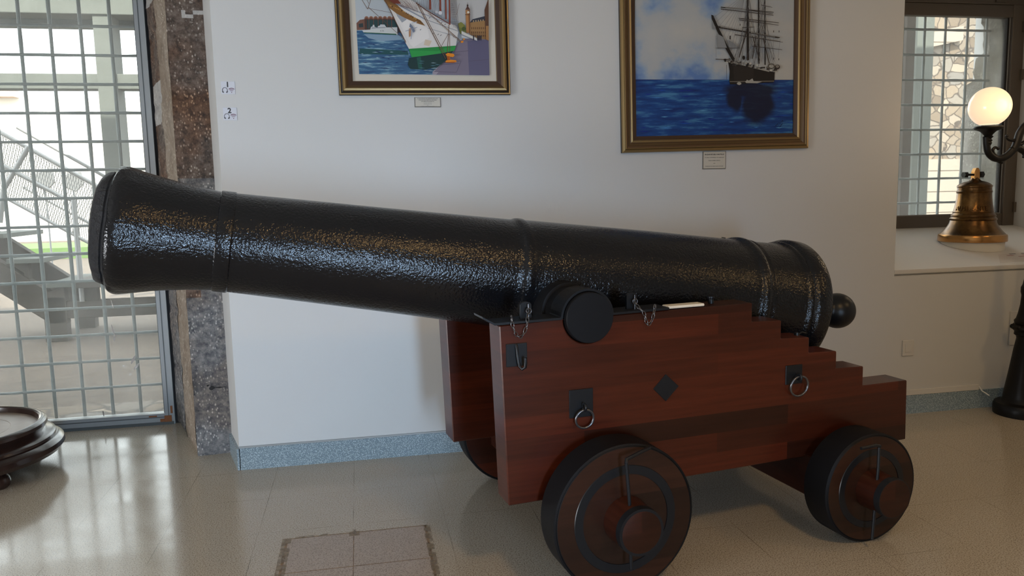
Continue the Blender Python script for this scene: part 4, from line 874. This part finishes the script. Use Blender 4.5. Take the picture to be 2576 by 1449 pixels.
for i in range(4):
    a_ = math.radians(-38+90*i); bm = bmesh.new(); lathe(bm, [(0, .05), (.012, .062), (.035, .068), (.058, .062), (.075, .045), (.09, .045)], 'Z', 28, (.43*math.cos(a_), .43*math.sin(a_), 0)); to_obj('foot', bm, 'pedestal_wood', t, smooth=40)

# ================================================================== OUTDOORS
struct(boxobj('ground', (-40, OY, -.2), (45, 70, -.02), 'gravel'))
# concrete portal frame outside
t = thing('concrete_portal', 'grey concrete post and beam frame standing on the outdoor stair landing', 'frame', (-2.3, 9.25, -.02))
pb = lambda u, v: PY(u, v, 9.25)
xa, xb = pb(240, 150).x, pb(288, 150).x; z_top = pb(100, 34).z+.04
boxobj('post', (xa+2.3, -.0, .682), (xb+2.3, .30, z_top), 'concrete', t, .008)
z0_, z1_ = pb(50, 222).z+.02, pb(50, 183).z+.02
boxobj('cross_beam', (-3.0, .03, z0_), (xa+2.3, .23, z1_), 'concrete', t, .006); boxobj('cross_beam', (xb+2.3, .03, z0_), (2.4, .23, z1_), 'concrete', t, .006)
z2_ = pb(100, 34).z+.02; boxobj('head_beam', (-3.0, -.02, z2_), (2.4, .28, z2_+.5), 'concrete', t, .008); boxobj('head_beam', (-3.0, .28, z2_-.06), (2.4, .5, z2_+.5), 'concrete', t, .006)


# stair
s_ = thing('outdoor_staircase', 'weathered concrete staircase with mesh railings rising outside the glazed door', 'staircase', (-3.3, 9.2, -.02))
Z = lambda u, v, y: PY(u, v, y)-Vector((-3.3, 9.2, -.02))
sl_ = -(.43/.56)                                     # slope of flight: climbs to the left
def stringer(y0_, xr, ztop):
    bm = bmesh.new(); H = .30; Lx = 3.4
    prism(bm, [(xr, ztop), (xr, ztop-.42), (xr-.16, ztop-.42), (xr-.16-Lx, ztop-.42-sl_*Lx), (xr-.16-Lx, ztop-.06-sl_*(Lx)), (xr-.16, ztop-.06+.0)], y0_, y0_+.12, bev=.006); return to_obj('stringer', bm, 'concrete_brown', s_)
stringer(0, .10, .62); stringer(.92, .10, .62)
for yy in (0.0, .92): boxobj('support_post', (-.13, yy, 0), (.09, yy+.14, .50), 'concrete_brown', s_, .006)
boxobj('landing_beam', (.09, .02, .25), (2.0, .14, .44), 'concrete_brown', s_, .006); boxobj('landing_slab', (.22, -.08, .59), (2.0, 1.06, .68), 'concrete_brown', s_, .006); boxobj('landing_beam', (.30, .03, .44), (.42, .13, .62), 'concrete_brown', s_)
for i in range(9):
    x_ = .12-.36*i; z_ = .60+.277*i; boxobj('tread', (x_-.20, -.02, z_), (x_+.16, 1.06, z_+.05), 'concrete', s_, .004)
    if i: boxobj('tread_bracket', (x_-.05, .02, z_-.20), (x_+.0, .10, z_), 'concrete_brown', s_)
def rail(y_, P, r): 
    bm = bmesh.new(); tube(bm, P, r, 8); return to_obj('handrail', bm, 'galvanised', s_, smooth=50)
a1, a2 = Z(-60, 299, 9.2), Z(255, 474, 9.2); b1, b2 = Z(-60, 380, 9.2), Z(158, 497, 9.2); c1, c2 = Z(-40, 468, 9.2), Z(235, 617, 9.2)
rail(0, [a1, a2], .022); rail(0, [b1, b2, Z(185, 503, 9.2)], .022); rail(0, [c1, c2], .018)
fz = Vector((0, 1.0, 0)); rail(1, [a1+fz, a2+fz], .022); rail(1, [c1+fz, c2+fz], .018)
for (u0, v0, u1, v1) in ((72, 368, 8, 478), (185, 503, 207, 758), (8, 478, 0, 560)):
    bm = bmesh.new(); tube(bm, [Z(u0, v0, 9.2), Z(u1, v1, 9.2)], .028, 8); to_obj('rail_post', bm, 'galvanised', s_, smooth=50)
bm = bmesh.new()                                       # woven wire infill between the rails
dA, dC = (a2-a1), (c2-c1)
for i in range(46):
    for t0, t1 in ((i/46, i/46+.14), (i/46, i/46-.14)):
        p0, p1 = a1+dA*t0, c1+dC*max(0, min(1, t1)); tube(bm, [p0, p1], .0035, 4)
mw = to_obj('wire_mesh', bm, 'galvanised', s_); mw['kind'] = 'stuff'
boxobj('grass_strip', (-14, 23, -.03), (-2, 26, .28), 'grass'); bpy.data.objects['grass_strip']['kind'] = 'stuff'; tag(bpy.data.objects['grass_strip'], 'strip of bright green grass far beyond the outdoor stair', 'grass')
# spotlights on the rail
for (u, v, lab) in ((108, 455, 'small grey floodlight beyond the stair rail, nearer the left frame edge'), (182, 458, 'small grey floodlight beyond the stair rail, nearer the cannon muzzle')):
    P_ = PY(u, v, 12.0); f = thing('floodlight', lab, 'floodlight', P_, .3); bm = bmesh.new(); prism(bm, [(-.13, .10), (.12, .15), (.15, -.02), (.04, -.14), (-.09, -.08)], -.09, .07, bev=.01); to_obj('lamp_housing', bm, 'galvanised', f)
    bm = bmesh.new(); tube(bm, [(0, 0, -.08), (.02, 0, -.30), (.02, 0, -P_.z-.02)], .012, 8); to_obj('pole', bm, 'galvanised', f)
# pale building far away on the left
t = thing('pale_building', 'pale sunlit building with a red tiled roof beyond the glazed door', 'building', (-14, 34, -.02)); 
boxobj('facade', (-24, 0, 0), (16, 8, 5.6), 'cream_render', t)
bm = bmesh.new(); prism(bm, [(-24, 5.6), (1.2, 5.6), (-3.5, 7.6), (-24, 9.0)], -.5, 8); to_obj('roof', bm, 'tile_red', t)
for i in range(3): boxobj('window', (-20+i*4, -.06, 2.6), (-19+i*4, .02, 4.0), 'concrete_brown', t)
# rubble building seen through the right window
t = thing('rubble_stone_building', 'sunlit rubble stone building seen through the small right window', 'building', (13, 15, -.02))
boxobj('rubble_facade', (-5.5, 0, 2.05), (9, 3, 9.5), 'rubble_wall', t); boxobj('ashlar_base', (-5.5, -.12, 0), (9, 3, 2.05), 'ashlar', t)
bm = bmesh.new(); prism(bm, [(-4.4, 3.72), (-.2, 4.55), (-.2, 4.85), (-4.4, 4.0)], -.14, .01); to_obj('sloping_ledge', bm, 'ashlar', t)
# posts between the window and that building
def post(px, y, m_, lab, w_=.2):
    x0_, x1_ = PY(px[0], 100, y).x, PY(px[1], 100, y).x
    tag(boxobj('porch_post', (x0_, y, -.02), (x1_, y+w_, 4.2), m_, None, .005), lab, 'post')
post((2281, 2303), 7.6, 'concrete_brown', 'dark brown porch post outside the right window', .22)
post((2308, 2350), 8.6, 'concrete', 'wide pale grey porch post outside the right window', .3)
for o in bpy.data.objects:
    if o.parent is None:
        g = {'audio_guide_sign': 'audio guide signs by the wall corner', 'framed_painting': 'framed ship paintings on the white wall', 'caption_plaque': 'caption plaques under the paintings', 'floodlight': 'floodlights beyond the stair', 'porch_post': 'porch posts outside the right window'}.get(o.name.split('.')[0])
        if g: o['group'] = g
print('SCENE BUILT')
